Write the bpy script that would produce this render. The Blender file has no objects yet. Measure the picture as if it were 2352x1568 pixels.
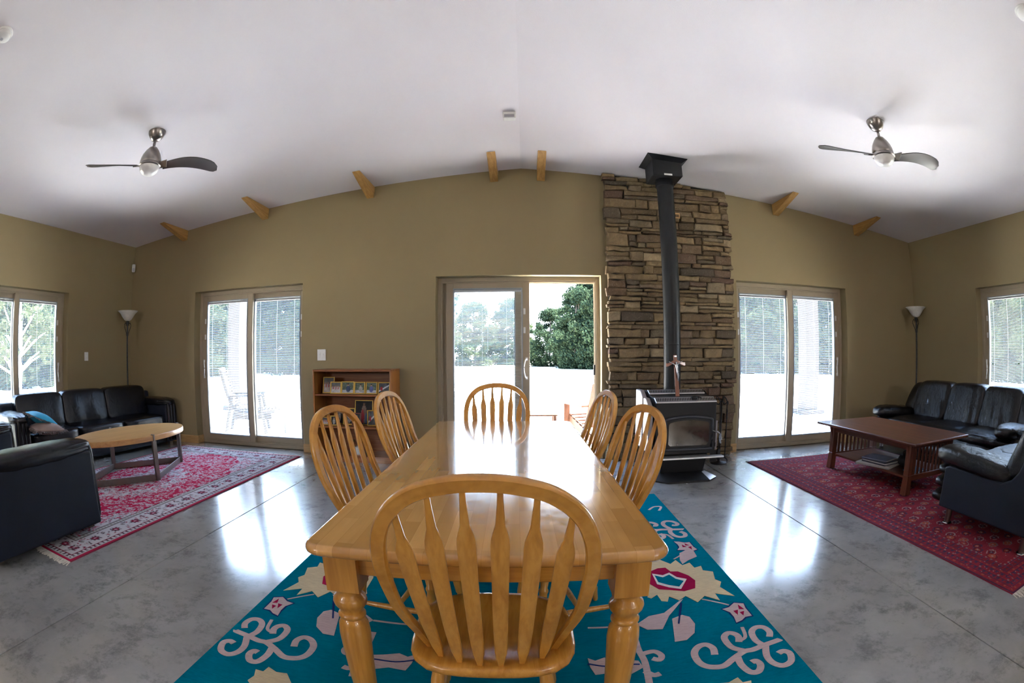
import bpy, bmesh, math, random
import numpy as np
from mathutils import Matrix, Vector, noise

SC = bpy.context.scene
COL = SC.collection
PI = math.pi
random.seed(7)

# ------------------------------------------------------------------ camera
cd = bpy.data.cameras.new('camera')
cam = bpy.data.objects.new('camera', cd)
COL.objects.link(cam)
SC.camera = cam
cd.type = 'PANO'
cd.panorama_type = 'FISHEYE_EQUISOLID'
cd.sensor_width = 36.0
cd.fisheye_lens = 1118.79346 * 36 / 2352
cd.fisheye_fov = PI
cd.shift_y = (835.287943 - 784) / 1568
cd.clip_start = 0.02
cd.clip_end = 500
CAMR = [[0.9996242558, 0.0270816100, -0.0042348030],
        [-0.0036341653, -0.0221896887, -0.9997471733],
        [-0.0271687320, 0.9993869141, -0.0220829320]]
cam.matrix_world = Matrix([[CAMR[0][0], -CAMR[1][0], -CAMR[2][0], 0],
                           [CAMR[0][1], -CAMR[1][1], -CAMR[2][1], 0],
                           [CAMR[0][2], -CAMR[1][2], -CAMR[2][2], 1.22],
                           [0, 0, 0, 1]])

# ------------------------------------------------------------------ world, sun, lamps, exposure
W = bpy.data.worlds.new('sky'); SC.world = W; W.use_nodes = True
wn = W.node_tree.nodes; wl = W.node_tree.links
bg = wn['Background']
tc = wn.new('ShaderNodeTexCoord'); sx = wn.new('ShaderNodeSeparateXYZ'); rp = wn.new('ShaderNodeValToRGB')
wl.new(tc.outputs['Generated'], sx.inputs[0]); wl.new(sx.outputs['Z'], rp.inputs[0])
rp.color_ramp.elements[0].position = 0.0; rp.color_ramp.elements[0].color = (0.78, 0.89, 1, 1)
rp.color_ramp.elements[1].position = 0.7; rp.color_ramp.elements[1].color = (0.34, 0.56, 1, 1)
wl.new(rp.outputs[0], bg.inputs[0]); bg.inputs[1].default_value = 4.2
sd = bpy.data.lights.new('sun', 'SUN'); sd.energy = 36; sd.angle = math.radians(0.6); sd.color = (1, 0.98, 0.96)
so = bpy.data.objects.new('sun', sd); COL.objects.link(so)
so.rotation_euler = Vector((0.42, 0.10, 1.2)).to_track_quat('Z', 'Y').to_euler()
# unseen fill lamps added behind the camera to brighten the room
for (lx, ly) in ((-4.1, -2.6), (4.1, -2.6), (-4.1, -5.0), (4.1, -5.0)):
    ld = bpy.data.lights.new('fill_light', 'POINT'); ld.shadow_soft_size = 0.22
    ld.energy = 23; ld.color = (1, 0.95, 0.93)
    lo = bpy.data.objects.new('fill_light', ld); COL.objects.link(lo)
    lo.location = (lx, ly, 1.9)
vs = SC.view_settings
SC.display_settings.display_device = 'sRGB'
vs.view_transform = 'Standard'; vs.look = 'None'; vs.exposure = 2.2; vs.gamma = 1.0
vs.use_curve_mapping = False
cy = SC.cycles
cy.use_denoising = True
cy.max_bounces = 8; cy.diffuse_bounces = 5; cy.glossy_bounces = 4; cy.transmission_bounces = 4
cy.transparent_max_bounces = 24
cy.sample_clamp_indirect = 12.0
cy.caustics_reflective = False; cy.caustics_refractive = False

# ------------------------------------------------------------------ helpers
class MB:
    """collects shapes into one mesh"""
    def __init__(s): s.v = []; s.f = []; s.M = Matrix(); s.mi = []; s.m = 0
    def at(s, loc=(0, 0, 0), rz=0, rx=0, ry=0):
        s.M = Matrix.Translation(loc) @ Matrix.Rotation(rz, 4, 'Z') @ Matrix.Rotation(ry, 4, 'Y') @ Matrix.Rotation(rx, 4, 'X'); return s
    def add(s, vs, fs):
        n = len(s.v); s.v += [tuple(s.M @ Vector(p)) for p in vs]; s.f += [tuple(i + n for i in f) for f in fs]
        s.mi += [s.m] * len(fs); return s
    def box(s, a, b):
        x0, y0, z0 = a; x1, y1, z1 = b
        return s.add([(x0, y0, z0), (x1, y0, z0), (x1, y1, z0), (x0, y1, z0), (x0, y0, z1), (x1, y0, z1), (x1, y1, z1), (x0, y1, z1)],
                     [(0, 3, 2, 1), (4, 5, 6, 7), (0, 1, 5, 4), (1, 2, 6, 5), (2, 3, 7, 6), (3, 0, 4, 7)])
    def hexa(s, P):  # 8 corners, bottom 4 ccw then top 4
        return s.add(P, [(0, 3, 2, 1), (4, 5, 6, 7), (0, 1, 5, 4), (1, 2, 6, 5), (2, 3, 7, 6), (3, 0, 4, 7)])
    def lathe(s, prof, n=20, cap=True):  # prof: (r, z) list
        vs = []; fs = []
        for r, z in prof:
            for k in range(n): a = 2 * PI * k / n; vs.append((r * math.cos(a), r * math.sin(a), z))
        for i in range(len(prof) - 1):
            for k in range(n):
                k2 = (k + 1) % n; fs.append((i * n + k, i * n + k2, (i + 1) * n + k2, (i + 1) * n + k))
        if cap:
            fs.append(tuple(range(n - 1, -1, -1))); m = (len(prof) - 1) * n; fs.append(tuple(range(m, m + n)))
        return s.add(vs, fs)
    def rod(s, p, q, prof, n=12):  # lathe along a segment; prof (r, t in 0..1)
        p = Vector(p); q = Vector(q); d = q - p; L = d.length
        Q = d.to_track_quat('Z', 'Y').to_matrix().to_4x4(); M0 = s.M
        s.M = M0 @ Matrix.Translation(p) @ Q
        if not isinstance(prof, (list, tuple)): prof = [(prof, 0), (prof, 1)]
        s.lathe([(r, t * L) for r, t in prof], n); s.M = M0; return s
    def sweep(s, path, sec, closed=False, ups=None, scale=None):
        """sec: list of (a, b): a along side, b along up; path points"""
        P = [Vector(p) for p in path]; n = len(P); m = len(sec); vs = []
        for i, p in enumerate(P):
            if closed: t = P[(i + 1) % n] - P[i - 1]
            else: t = P[min(i + 1, n - 1)] - P[max(i - 1, 0)]
            t.normalize()
            up = Vector(ups[i] if isinstance(ups, list) else (ups or (0, 0, 1)))
            side = t.cross(up)
            if side.length < 1e-6: side = t.cross(Vector((0.3, 1, 0.2)))
            side.normalize(); u2 = side.cross(t).normalized()
            k = scale[i] if scale else 1
            ka, kb = k if isinstance(k, tuple) else (k, k)
            for a, b in sec: vs.append(tuple(p + side * a * ka + u2 * b * kb))
        fs = []
        for i in range(n if closed else n - 1):
            j = (i + 1) % n
            for k in range(m):
                k2 = (k + 1) % m; fs.append((i * m + k, i * m + k2, j * m + k2, j * m + k))
        if not closed: fs.append(tuple(range(m - 1, -1, -1))); fs.append(tuple((n - 1) * m + k for k in range(m)))
        return s.add(vs, fs)
    def tube(s, path, r, n=8, closed=False, scale=None):
        return s.sweep(path, [(r * math.cos(2 * PI * k / n), r * math.sin(2 * PI * k / n)) for k in range(n)], closed, None, scale)
    def prism(s, poly, axis, a, b):
        """poly (u,v) extruded along axis from a to b. axis x: (u,v)=(y,z); y: (x,z); z: (x,y)"""
        def P(u, v, w): return {'x': (w, u, v), 'y': (u, w, v), 'z': (u, v, w)}[axis]
        n = len(poly); vs = [P(u, v, a) for u, v in poly] + [P(u, v, b) for u, v in poly]
        fs = [tuple(range(n - 1, -1, -1)), tuple(range(n, 2 * n))] + [(i, (i + 1) % n, n + (i + 1) % n, n + i) for i in range(n)]
        return s.add(vs, fs)
    def blob(s, c, size, k=5.0, n=10, fn=None):
        """rounded box (superellipsoid) with n cells per side"""
        vs = []; fs = []; idx = {}
        def V(x, y, z):
            key = (round(x, 5), round(y, 5), round(z, 5))
            if key in idx: return idx[key]
            d = (abs(x) ** k + abs(y) ** k + abs(z) ** k) ** (1 / k)
            p = Vector((x / d, y / d, z / d))
            q = Vector((c[0] + p.x * size[0] / 2, c[1] + p.y * size[1] / 2, c[2] + p.z * size[2] / 2))
            if fn: q = fn(q, p)
            idx[key] = len(vs); vs.append(tuple(q)); return idx[key]
        g = [-1 + 2 * i / n for i in range(n + 1)]
        g = [math.copysign(abs(t) ** 0.85, t) for t in g]
        for ax in range(3):
            for sg in (-1, 1):
                for i in range(n):
                    for j in range(n):
                        q = []
                        for (u, v) in ((g[i], g[j]), (g[i + 1], g[j]), (g[i + 1], g[j + 1]), (g[i], g[j + 1])):
                            p = [0, 0, 0]; p[ax] = sg; p[(ax + 1) % 3] = u; p[(ax + 2) % 3] = v; q.append(V(*p))
                        if sg < 0: q.reverse()
                        fs.append(tuple(q))
        return s.add(vs, fs)
    def mesh(s, name, mats, smooth=False):
        me = bpy.data.meshes.new(name); me.from_pydata(s.v, [], s.f)
        for m in (mats if isinstance(mats, (list, tuple)) else [mats]): me.materials.append(m)
        if len(me.materials) > 1: me.polygons.foreach_set('material_index', s.mi)
        me.update()
        if smooth: me.shade_smooth()
        return me

def link(name, me, parent=None, loc=None, rz=None):
    o = bpy.data.objects.new(name, me); COL.objects.link(o)
    if parent: o.parent = parent
    if loc is not None: o.location = loc
    if rz is not None: o.rotation_euler = (0, 0, rz)
    return o

def recalc(me):
    bm = bmesh.new(); bm.from_mesh(me); bmesh.ops.recalc_face_normals(bm, faces=bm.faces); bm.to_mesh(me); bm.free()

def part(name, mb, mat, parent=None, smooth=False, bevel=0, seg=2, ang=40, label=None, wn_=False):
    me = mb.mesh(name, mat, False); recalc(me)
    if smooth:
        me.shade_smooth()
    o = link(name, me, parent)
    if smooth == 'auto':
        me.set_sharp_from_angle(angle=math.radians(ang))
    if bevel:
        b = o.modifiers.new('bevel', 'BEVEL'); b.width = bevel; b.segments = seg; b.limit_method = 'ANGLE'; b.angle_limit = math.radians(35)
        if seg > 1: b.harden_normals = False
    if label: o['label'] = label
    if wn_:
        w = o.modifiers.new('weighted', 'WEIGHTED_NORMAL'); w.weight = 100; w.keep_sharp = True
    return o

def tag(o, label, cat, group=None, kind=None):
    if label: o['label'] = label
    if cat: o['category'] = cat
    if group: o['group'] = group
    if kind: o['kind'] = kind
    return o

def thing(name, label, cat, loc=(0, 0, 0), rz=0, group=None):
    o = bpy.data.objects.new(name, None); COL.objects.link(o); o.empty_display_size = 0.1
    o.location = loc; o.rotation_euler = (0, 0, rz)
    return tag(o, label, cat, group)

def struct(o):
    o['kind'] = 'structure'; return o

def setting(name, loc=(0, 0, 0), rz=0):
    o = bpy.data.objects.new(name, None); COL.objects.link(o); o.location = loc; o.rotation_euler = (0, 0, rz)
    o['kind'] = 'structure'; return o

def dup(root, loc, rz, label=None, group=None):
    def cp(o, par):
        c = o.copy(); COL.objects.link(c)
        if par: c.parent = par
        for ch in o.children: cp(ch, c)
        return c
    r = cp(root, None); r.location = loc; r.rotation_euler = (0, 0, rz)
    if label: r['label'] = label
    if group: r['group'] = group
    return r

def smooth_path(pts, n=6, closed=False):
    P = [Vector(p) for p in pts]; out = []; N = len(P)
    rng = range(N if closed else N - 1)
    for i in rng:
        if closed: a, b, c, d = P[i - 1], P[i], P[(i + 1) % N], P[(i + 2) % N]
        else: a, b, c, d = P[max(i - 1, 0)], P[i], P[i + 1], P[min(i + 2, N - 1)]
        for k in range(n):
            t = k / n
            out.append(0.5 * ((2 * b) + (c - a) * t + (2 * a - 5 * b + 4 * c - d) * t * t + (3 * b - a - 3 * c + d) * t ** 3))
    if not closed: out.append(P[-1])
    return out

# ------------------------------------------------------------------ materials
class NT:
    def __init__(s, name):
        s.m = bpy.data.materials.new(name); s.m.use_nodes = True
        s.t = s.m.node_tree; s.N = s.t.nodes; s.L = s.t.links; s.b = s.N['Principled BSDF']; s.out = s.N['Material Output']
    def n(s, typ, ins=None, **kw):
        x = s.N.new('ShaderNode' + typ)
        for k, v in kw.items(): setattr(x, k, v)
        if ins:
            for k, v in ins.items():
                if hasattr(v, 'is_linked') or isinstance(v, bpy.types.NodeSocket): s.L.new(v, x.inputs[k])
                else: x.inputs[k].default_value = v
        return x
    def coord(s, scale=(1, 1, 1), kind='Object'):
        t = s.n('TexCoord'); m = s.n('Mapping', {'Scale': scale}); s.L.new(t.outputs[kind], m.inputs[0]); return m.outputs[0]
    def noise(s, vec, scale, detail=3, rough=0.55, dist=0):
        return s.n('TexNoise', {'Vector': vec, 'Scale': scale, 'Detail': detail, 'Roughness': rough, 'Distortion': dist}).outputs['Fac']
    def ramp(s, fac, stops):
        r = s.n('ValToRGB', {'Fac': fac}); cr = r.color_ramp
        while len(cr.elements) < len(stops): cr.elements.new(0.5)
        for e, (p, c) in zip(cr.elements, stops):
            e.position = p; e.color = (*c, 1) if len(c) == 3 else c
        return r.outputs[0]
    def mix(s, fac, a, b, mode='MIX'):
        x = s.N.new('ShaderNodeMix'); x.data_type = 'RGBA'; x.blend_type = mode
        for sock, v in ((x.inputs[0], fac), (x.inputs[6], a), (x.inputs[7], b)):
            if isinstance(v, bpy.types.NodeSocket): s.L.new(v, sock)
            elif isinstance(v, tuple): sock.default_value = (*v, 1) if len(v) == 3 else v
            else: sock.default_value = v
        return x.outputs[2]
    def bump(s, h, strength=0.2, dist=0.01):
        b = s.n('Bump', {'Height': h, 'Strength': strength, 'Distance': dist}); s.L.new(b.outputs[0], s.b.inputs['Normal'])
    def set(s, **kw):
        names = dict(color='Base Color', rough='Roughness', metal='Metallic', spec='Specular IOR Level', coat='Coat Weight', coatr='Coat Roughness', sheen='Sheen Weight', trans='Transmission Weight', alpha='Alpha', emit='Emission Strength', emitc='Emission Color', ior='IOR')
        for k, v in kw.items():
            i = s.b.inputs[names[k]]
            if isinstance(v, bpy.types.NodeSocket): s.L.new(v, i)
            elif isinstance(v, tuple): i.default_value = (*v, 1)
            else: i.default_value = v
        return s

def simple(name, color, rough=0.5, metal=0, spec=0.5, var=0.12, scale=20, bump=0.0, bscale=200, coat=0, kind='Object'):
    t = NT(name); v = t.coord(kind=kind)
    f = t.noise(v, scale, 3)
    lo = tuple(c * (1 - var) for c in color); hi = tuple(min(1, c * (1 + var)) for c in color)
    t.set(color=t.mix(f, lo, hi), rough=rough, metal=metal, spec=spec, coat=coat, coatr=0.08)
    if bump: t.bump(t.noise(v, bscale, 2), bump, 0.004)
    return t.m

def wood(name, c1, c2, scale=(30, 30, 1.6), rough=0.3, coat=0.4, c3=None, bump=0.05):
    t = NT(name); v = t.coord(scale)
    n1 = t.noise(v, 1.0, 5, 0.6, 0.6)
    n2 = t.noise(t.coord(tuple(k * 4 for k in scale)), 1.0, 2)
    c = t.ramp(n1, [(0.32, c2), (0.5, c1), (0.68, c3 or c1)])
    c = t.mix(t.ramp(n2, [(0.45, (0, 0, 0)), (0.62, (0.35, 0.35, 0.35))]), c, c2)
    oi = t.n('ObjectInfo'); 
    c = t.mix(0.16, c, t.mix(oi.outputs['Random'], c2, c1))
    t.set(color=c, rough=rough, coat=coat, coatr=0.06)
    t.bump(n2, bump, 0.001)
    return t.m

# walls and ceiling
t = NT('wall_paint'); v = t.coord(kind='Object')
t.set(color=t.mix(t.noise(v, 3, 2), (0.280, 0.218, 0.115), (0.300, 0.234, 0.125)), rough=0.75, spec=0.3)
t.bump(t.noise(v, 260, 2), 0.35, 0.002); M_wall = t.m
t = NT('ceiling_paint'); v = t.coord()
t.set(color=t.mix(t.noise(v, 2, 2), (0.735, 0.70, 0.73), (0.765, 0.73, 0.76)), rough=0.85, spec=0.2)
t.bump(t.noise(v, 160, 3), 0.4, 0.003); M_ceil = t.m
# polished concrete
t = NT('polished_concrete'); v = t.coord()
a = t.noise(v, 1.1, 6, 0.65, 0.1); b = t.noise(v, 9, 6, 0.7); c = t.noise(v, 5.0, 9, 0.8, 0.15)
col = t.ramp(a, [(0.3, (0.20, 0.202, 0.203)), (0.55, (0.29, 0.292, 0.29)), (0.75, (0.37, 0.37, 0.36))])
col = t.mix(t.ramp(c, [(0.5, (0, 0, 0)), (0.62, (0.7, 0.7, 0.7))]), col, (0.11, 0.113, 0.118))
col = t.mix(t.ramp(b, [(0.4, (0, 0, 0)), (0.75, (0.4, 0.4, 0.4))]), col, (0.33, 0.325, 0.315))
rg = t.ramp(b, [(0.3, (0.13, 0.13, 0.13)), (0.75, (0.24, 0.24, 0.24))])
t.set(color=col, rough=rg, spec=0.8, coat=0.5); t.b.inputs['Coat Roughness'].default_value = 0.12
t.bump(t.noise(v, 14, 4), 0.05, 0.004); M_conc = t.m
M_joint = simple('joint_filler', (0.05, 0.035, 0.025), 0.9)
M_frame = simple('tan_vinyl', (0.36, 0.29, 0.20), 0.45, var=0.04)
M_grey = simple('grey_gasket', (0.30, 0.33, 0.36), 0.5, var=0.04)
M_white = simple('white_plastic', (0.75, 0.74, 0.72), 0.4, var=0.03)
M_slat = simple('white_slat', (0.80, 0.80, 0.82), 0.5, var=0.02)
M_pine = wood('pine_trim', (0.50, 0.30, 0.12), (0.36, 0.19, 0.065), (2, 25, 25), 0.45, 0.1, (0.58, 0.37, 0.16))
M_brk = wood('oak_bracket', (0.52, 0.29, 0.085), (0.33, 0.16, 0.04), (14, 1.2, 14), 0.45, 0.1, (0.62, 0.37, 0.13), bump=0.2)
M_honey = wood('honey_wood', (0.60, 0.295, 0.048), (0.42, 0.18, 0.022), (26, 26, 1.8), 0.28, 0.5, (0.66, 0.35, 0.07))
M_honeyx = wood('honey_wood_seat', (0.60, 0.295, 0.048), (0.42, 0.18, 0.022), (26, 1.8, 26), 0.25, 0.5, (0.66, 0.35, 0.07))
M_oak = wood('light_oak', (0.55, 0.31, 0.115), (0.42, 0.21, 0.07), (30, 1.5, 30), 0.38, 0.2, (0.60, 0.36, 0.15))
M_cherry = wood('cherry_wood', (0.125, 0.038, 0.018), (0.065, 0.018, 0.009), (26, 1.6, 26), 0.32, 0.4, (0.20, 0.065, 0.03))
M_cherryx = wood('cherry_wood_cross', (0.125, 0.038, 0.018), (0.065, 0.018, 0.009), (1.6, 26, 26), 0.32, 0.4, (0.20, 0.065, 0.03))
M_cherryl = wood('cherry_wood_upright', (0.125, 0.038, 0.018), (0.065, 0.018, 0.009), (26, 26, 1.6), 0.32, 0.4, (0.20, 0.065, 0.03))
M_shelf = wood('shelf_veneer', (0.27, 0.085, 0.017), (0.17, 0.045, 0.009), (1.6, 22, 22), 0.4, 0.2, (0.38, 0.145, 0.04))
# tabletop of glued staves
t = NT('butcher_block'); v = t.coord()
br = t.n('TexBrick', {'Vector': t.n('Mapping', {'Vector': t.n('TexCoord').outputs['Object'], 'Rotation': (0, 0, PI / 2)}).outputs[0],
     'Color1': (0.72, 0.40, 0.12, 1), 'Color2': (0.50, 0.245, 0.052, 1), 'Mortar': (0.44, 0.21, 0.045, 1), 'Scale': 1.0, 'Mortar Size': 0.0004,
     'Brick Width': 0.30, 'Row Height': 0.045, 'Bias': 0.0}); br.offset = 0.37; br.squash = 1.0
g = t.noise(t.coord((40, 2.2, 40)), 1.0, 5, 0.6, 0.5)
col = t.mix(t.ramp(g, [(0.35, (0, 0, 0)), (0.7, (0.35, 0.35, 0.35))]), br.outputs[0], (0.46, 0.22, 0.05))
t.set(color=col, rough=t.ramp(t.noise(v, 30, 5), [(0.3, (0.10, 0.10, 0.10)), (0.8, (0.2, 0.2, 0.2))]), spec=0.6, coat=1.0); t.b.inputs['Coat Roughness'].default_value = 0.045
t.bump(g, 0.03, 0.001); M_top = t.m
# leather
def leather(name, col, rough, st, sc=(5, 5, 1.6)):
    t = NT(name); v = t.coord(sc)
    w = t.noise(v, 3.0, 4, 0.6, 1.2); f = t.noise(t.coord(), 220, 2)
    t.set(color=t.mix(w, tuple(c * 0.7 for c in col), col), rough=rough, spec=0.4)
    h = t.n('Math', {0: t.ramp(w, [(0.35, (0, 0, 0)), (0.5, (1, 1, 1)), (0.62, (0.3, 0.3, 0.3)), (0.75, (0.9, 0.9, 0.9))]), 1: f}, operation='MULTIPLY_ADD')
    h.inputs[2].default_value = 0.0
    t.bump(h.outputs[0], st, 0.02); return t.m
M_lea = leather('black_leather', (0.006, 0.007, 0.011), 0.24, 0.16, (3.5, 3.5, 1.4))
M_lea2 = leather('black_creased_leather', (0.006, 0.006, 0.007), 0.24, 0.30, (8, 8, 1.4))
M_leap = simple('black_leather_panel', (0.010, 0.014, 0.026), 0.5, spec=0.3, var=0.2, scale=6, bump=0.15, bscale=250)
M_steel = simple('brushed_nickel', (0.30, 0.27, 0.25), 0.3, 1.0, var=0.08)
M_chrome = simple('chrome', (0.7, 0.7, 0.72), 0.12, 1.0, var=0.02)
M_blade = simple('dark_blade', (0.045, 0.035, 0.035), 0.38, var=0.15, coat=0.2)
M_black = simple('black_enamel', (0.008, 0.0085, 0.010), 0.42, spec=0.35, var=0.15, bump=0.1, bscale=300)
M_iron = simple('wrought_iron', (0.02, 0.02, 0.022), 0.5, 0.6)
M_iron2 = simple('verdigris_iron', (0.06, 0.065, 0.065), 0.55, 0.4, var=0.5, scale=40)
M_silver = simple('silver_trim', (0.60, 0.60, 0.62), 0.3, 0.7, var=0.04)
M_shield = simple('almond_side_shield', (0.30, 0.265, 0.265), 0.4, 0.1, var=0.05)
M_bronze = simple('brown_steel', (0.20, 0.17, 0.15), 0.36, 0.75, var=0.2)
t = NT('frosted_bowl'); v = t.coord()
t.set(color=t.mix(t.noise(v, 30, 4), (0.58, 0.56, 0.52), (0.82, 0.8, 0.76)), rough=0.3); M_bowl = t.m
M_globe = simple('opal_globe', (0.72, 0.70, 0.68), 0.3, var=0.03)
# window glass: thin sheet, clear with a mild mirror
t = NT('clear_glass'); t.N.remove(t.b)
tr = t.n('BsdfTransparent', {'Color': (0.95, 0.97, 0.98, 1)}); gl = t.n('BsdfGlossy', {'Color': (1, 1, 1, 1), 'Roughness': 0.02}); fr = t.n('Fresnel', {'IOR': 1.35})
mx = t.n('MixShader', {0: fr.outputs[0]}); t.L.new(tr.outputs[0], mx.inputs[1]); t.L.new(gl.outputs[0], mx.inputs[2]); t.L.new(mx.outputs[0], t.out.inputs[0]); M_glass = t.m

# ------------------------------------------------------------------ room shell
XL, XR, YF, YB, RX, RZ, SL = -6.04, 5.97, 5.5, -6.6, -0.036, 3.425, 0.0808
def ceil_z(x): return RZ - SL * abs(x - RX)
FAR = [(-4.557, -2.741), (-1.027, 0.875), (2.597, 4.413)]
SIDE = [(2.272, 4.09)]
DH = 2.11
# floor: slabs parted by control joints
fl = MB(); fl.box((XL - 0.3, YB - 0.3, -0.14), (XR + 0.3, YF + 0.3, -0.012))
floor = struct(part('floor', fl, M_joint))
for (a, b) in ((XL - 0.1, -2.1635), (-2.1555, 1.990), (1.998, XR + 0.1)):
    for (c, d) in ((YB, -1.503), (-1.497, YF + 0.14)):
        part('slab', MB().box((a, c, -0.011), (b, d, 0.0)), M_conc, floor, bevel=0.0015, seg=1)
# far wall
def far_poly(z0):
    return [(XL - 0.3, z0), (XR + 0.3, z0), (XR + 0.3, ceil_z(XR + 0.3) + 0.02), (RX, RZ + 0.02), (XL - 0.3, ceil_z(XL - 0.3) + 0.02)]
m = MB(); m.prism(far_poly(DH), 'y', YF, YF + 0.3)
xs = [XL - 0.3] + [c for p in FAR for c in p] + [XR + 0.3]
for i in range(0, len(xs), 2): m.box((xs[i], YF, -0.12), (xs[i + 1], YF + 0.3, DH))
for a, b in FAR: m.box((a, YF + 0.10, -0.12), (b, YF + 0.3, 0.0))
struct(part('wall_far', m, M_wall))
m = MB(); m.prism(far_poly(-0.12), 'y', YB - 0.3, YB); struct(part('wall_near', m, M_wall))
def side_wall(name, xa, xb):
    m = MB(); top = 3.02
    m.box((xa, YB, DH - 0.01), (xb, YF, top))
    ys = [YB] + [c for p in SIDE for c in p] + [YF]
    for i in range(0, len(ys), 2): m.box((xa, ys[i], -0.12), (xb, ys[i + 1], DH - 0.01))
    for a, b in SIDE: m.box((xa, a, -0.12), (xb, b, 0.0))
    return struct(part(name, m, M_wall))
side_wall('wall_left', XL - 0.3, XL); side_wall('wall_right', XR, XR + 0.3)
m = MB()
m.prism([(XL - 0.9, ceil_z(XL - 0.9)), (RX, RZ), (XR + 0.9, ceil_z(XR + 0.9)), (XR + 0.9, ceil_z(XR + 0.9) + 0.25), (RX, RZ + 0.25), (XL - 0.9, ceil_z(XL - 0.9) + 0.25)], 'y', YB - 0.6, YF + 0.7)
struct(part('ceiling', m, M_ceil))
# baseboards
def bb(name, segs):
    m = MB()
    for a, b in segs: m.box((a[0], a[1], 0), (b[0], b[1], 0.11))
    return struct(part(name, m, M_pine, bevel=0.004, seg=1))
bb('baseboard_far', [((XL, YF - 0.015), (FAR[0][0] + 0.015, YF)), ((FAR[0][0], YF), (FAR[0][0] + 0.015, YF + 0.14)),
    ((FAR[0][1] - 0.015, YF), (FAR[0][1], YF + 0.14)), ((FAR[0][1] - 0.015, YF - 0.015), (FAR[1][0] + 0.015, YF)), ((FAR[1][1] - 0.015, YF - 0.015), (0.90, YF)),
    ((2.52, YF - 0.015), (FAR[2][0] + 0.015, YF)), ((FAR[2][1] - 0.015, YF - 0.015), (XR, YF)), ((FAR[2][1] - 0.015, YF), (FAR[2][1], YF + 0.14))])
bb('baseboard_left', [((XL, YB), (XL + 0.015, SIDE[0][0])), ((XL, SIDE[0][1]), (XL + 0.015, YF - 0.015))])
bb('baseboard_right', [((XR - 0.015, YB), (XR, SIDE[0][0])), ((XR - 0.015, SIDE[0][1]), (XR, YF - 0.015))])

# sliding glass doors: local x along the wall, y outward, z up
def glass_panel(door, x0, x1, y0, side, handle=True, zt=2.055, zb=0.048):
    m = MB(); st, rt, rb, th = 0.085, 0.075, 0.08, 0.042
    m.box((x0, y0, zb), (x0 + st, y0 + th, zt)); m.box((x1 - st, y0, zb), (x1, y0 + th, zt))
    m.box((x0 + st, y0, zt - rt), (x1 - st, y0 + th, zt)); m.box((x0 + st, y0, zb), (x1 - st, y0 + th, zb + rb))
    p = part('door_panel', m, M_frame, door, bevel=0.004, seg=1)
    m = MB(); a, b, c, d, w = x0 + st - 0.004, x1 - st + 0.004, zb + rb - 0.004, zt - rt + 0.004, 0.014
    for q in (((a, c), (a + w, d)), ((b - w, c), (b, d)), ((a + w, c), (b - w, c + w)), ((a + w, d - w), (b - w, d))):
        m.box((q[0][0], y0 - 0.004, q[0][1]), (q[1][0], y0 + th + 0.004, q[1][1]))
    part('gasket', m, M_grey, p)
    m = MB(); m.box((a + w, y0 + 0.008, c + w), (b - w, y0 + 0.010, d - w)); part('glass_pane', m, M_glass, p)
    m = MB(); z = d - w - 0.03; m.box((a + w + .002, y0 + 0.015, z), (b - w - .002, y0 + 0.03, z + 0.028))
    z -= 0.004
    while z > c + w + 0.01:
        m.add([(a + w + .003, y0 + 0.019, z - 0.0011), (b - w - .003, y0 + 0.019, z - 0.0011), (b - w - .003, y0 + 0.025, z + 0.0011), (a + w + .003, y0 + 0.025, z + 0.0011)], [(0, 1, 2, 3)])
        z -= 0.0145
    for fx in (0.12, 0.5, 0.88):
        xx = a + w + (b - a - 2 * w) * fx; m.box((xx - 0.0012, y0 + 0.0145, c + w), (xx + 0.0012, y0 + 0.016, d - w - 0.02))
    o = part('blind_slats', m, M_slat, p); o['kind'] = 'stuff'
    xs = x0 + st / 2 + 0.018 if side < 0 else x1 - st / 2 - 0.018
    m = MB()
    for zz in (1.67, 1.45): m.box((xs - 0.012, y0 - 0.012, zz), (xs + 0.012, y0, zz + 0.07))
    part('blind_control', m, M_white, p, bevel=0.003, seg=1)
    if handle:
        xh = x0 + 0.035 if side < 0 else x1 - 0.035; m = MB()
        m.tube(smooth_path([(xh, y0 - 0.002, 0.93), (xh - side * 0.02, y0 - 0.035, 0.95), (xh - side * 0.035, y0 - 0.045, 1.04), (xh - side * 0.02, y0 - 0.035, 1.13), (xh, y0 - 0.002, 1.15)], 5), 0.009, 8)
        for zz in (0.93, 1.15): m.box((xh - 0.014, y0 - 0.006, zz - 0.02), (xh + 0.014, y0, zz + 0.02))
        part('handle', m, M_white, p, smooth='auto')
    return p
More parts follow.
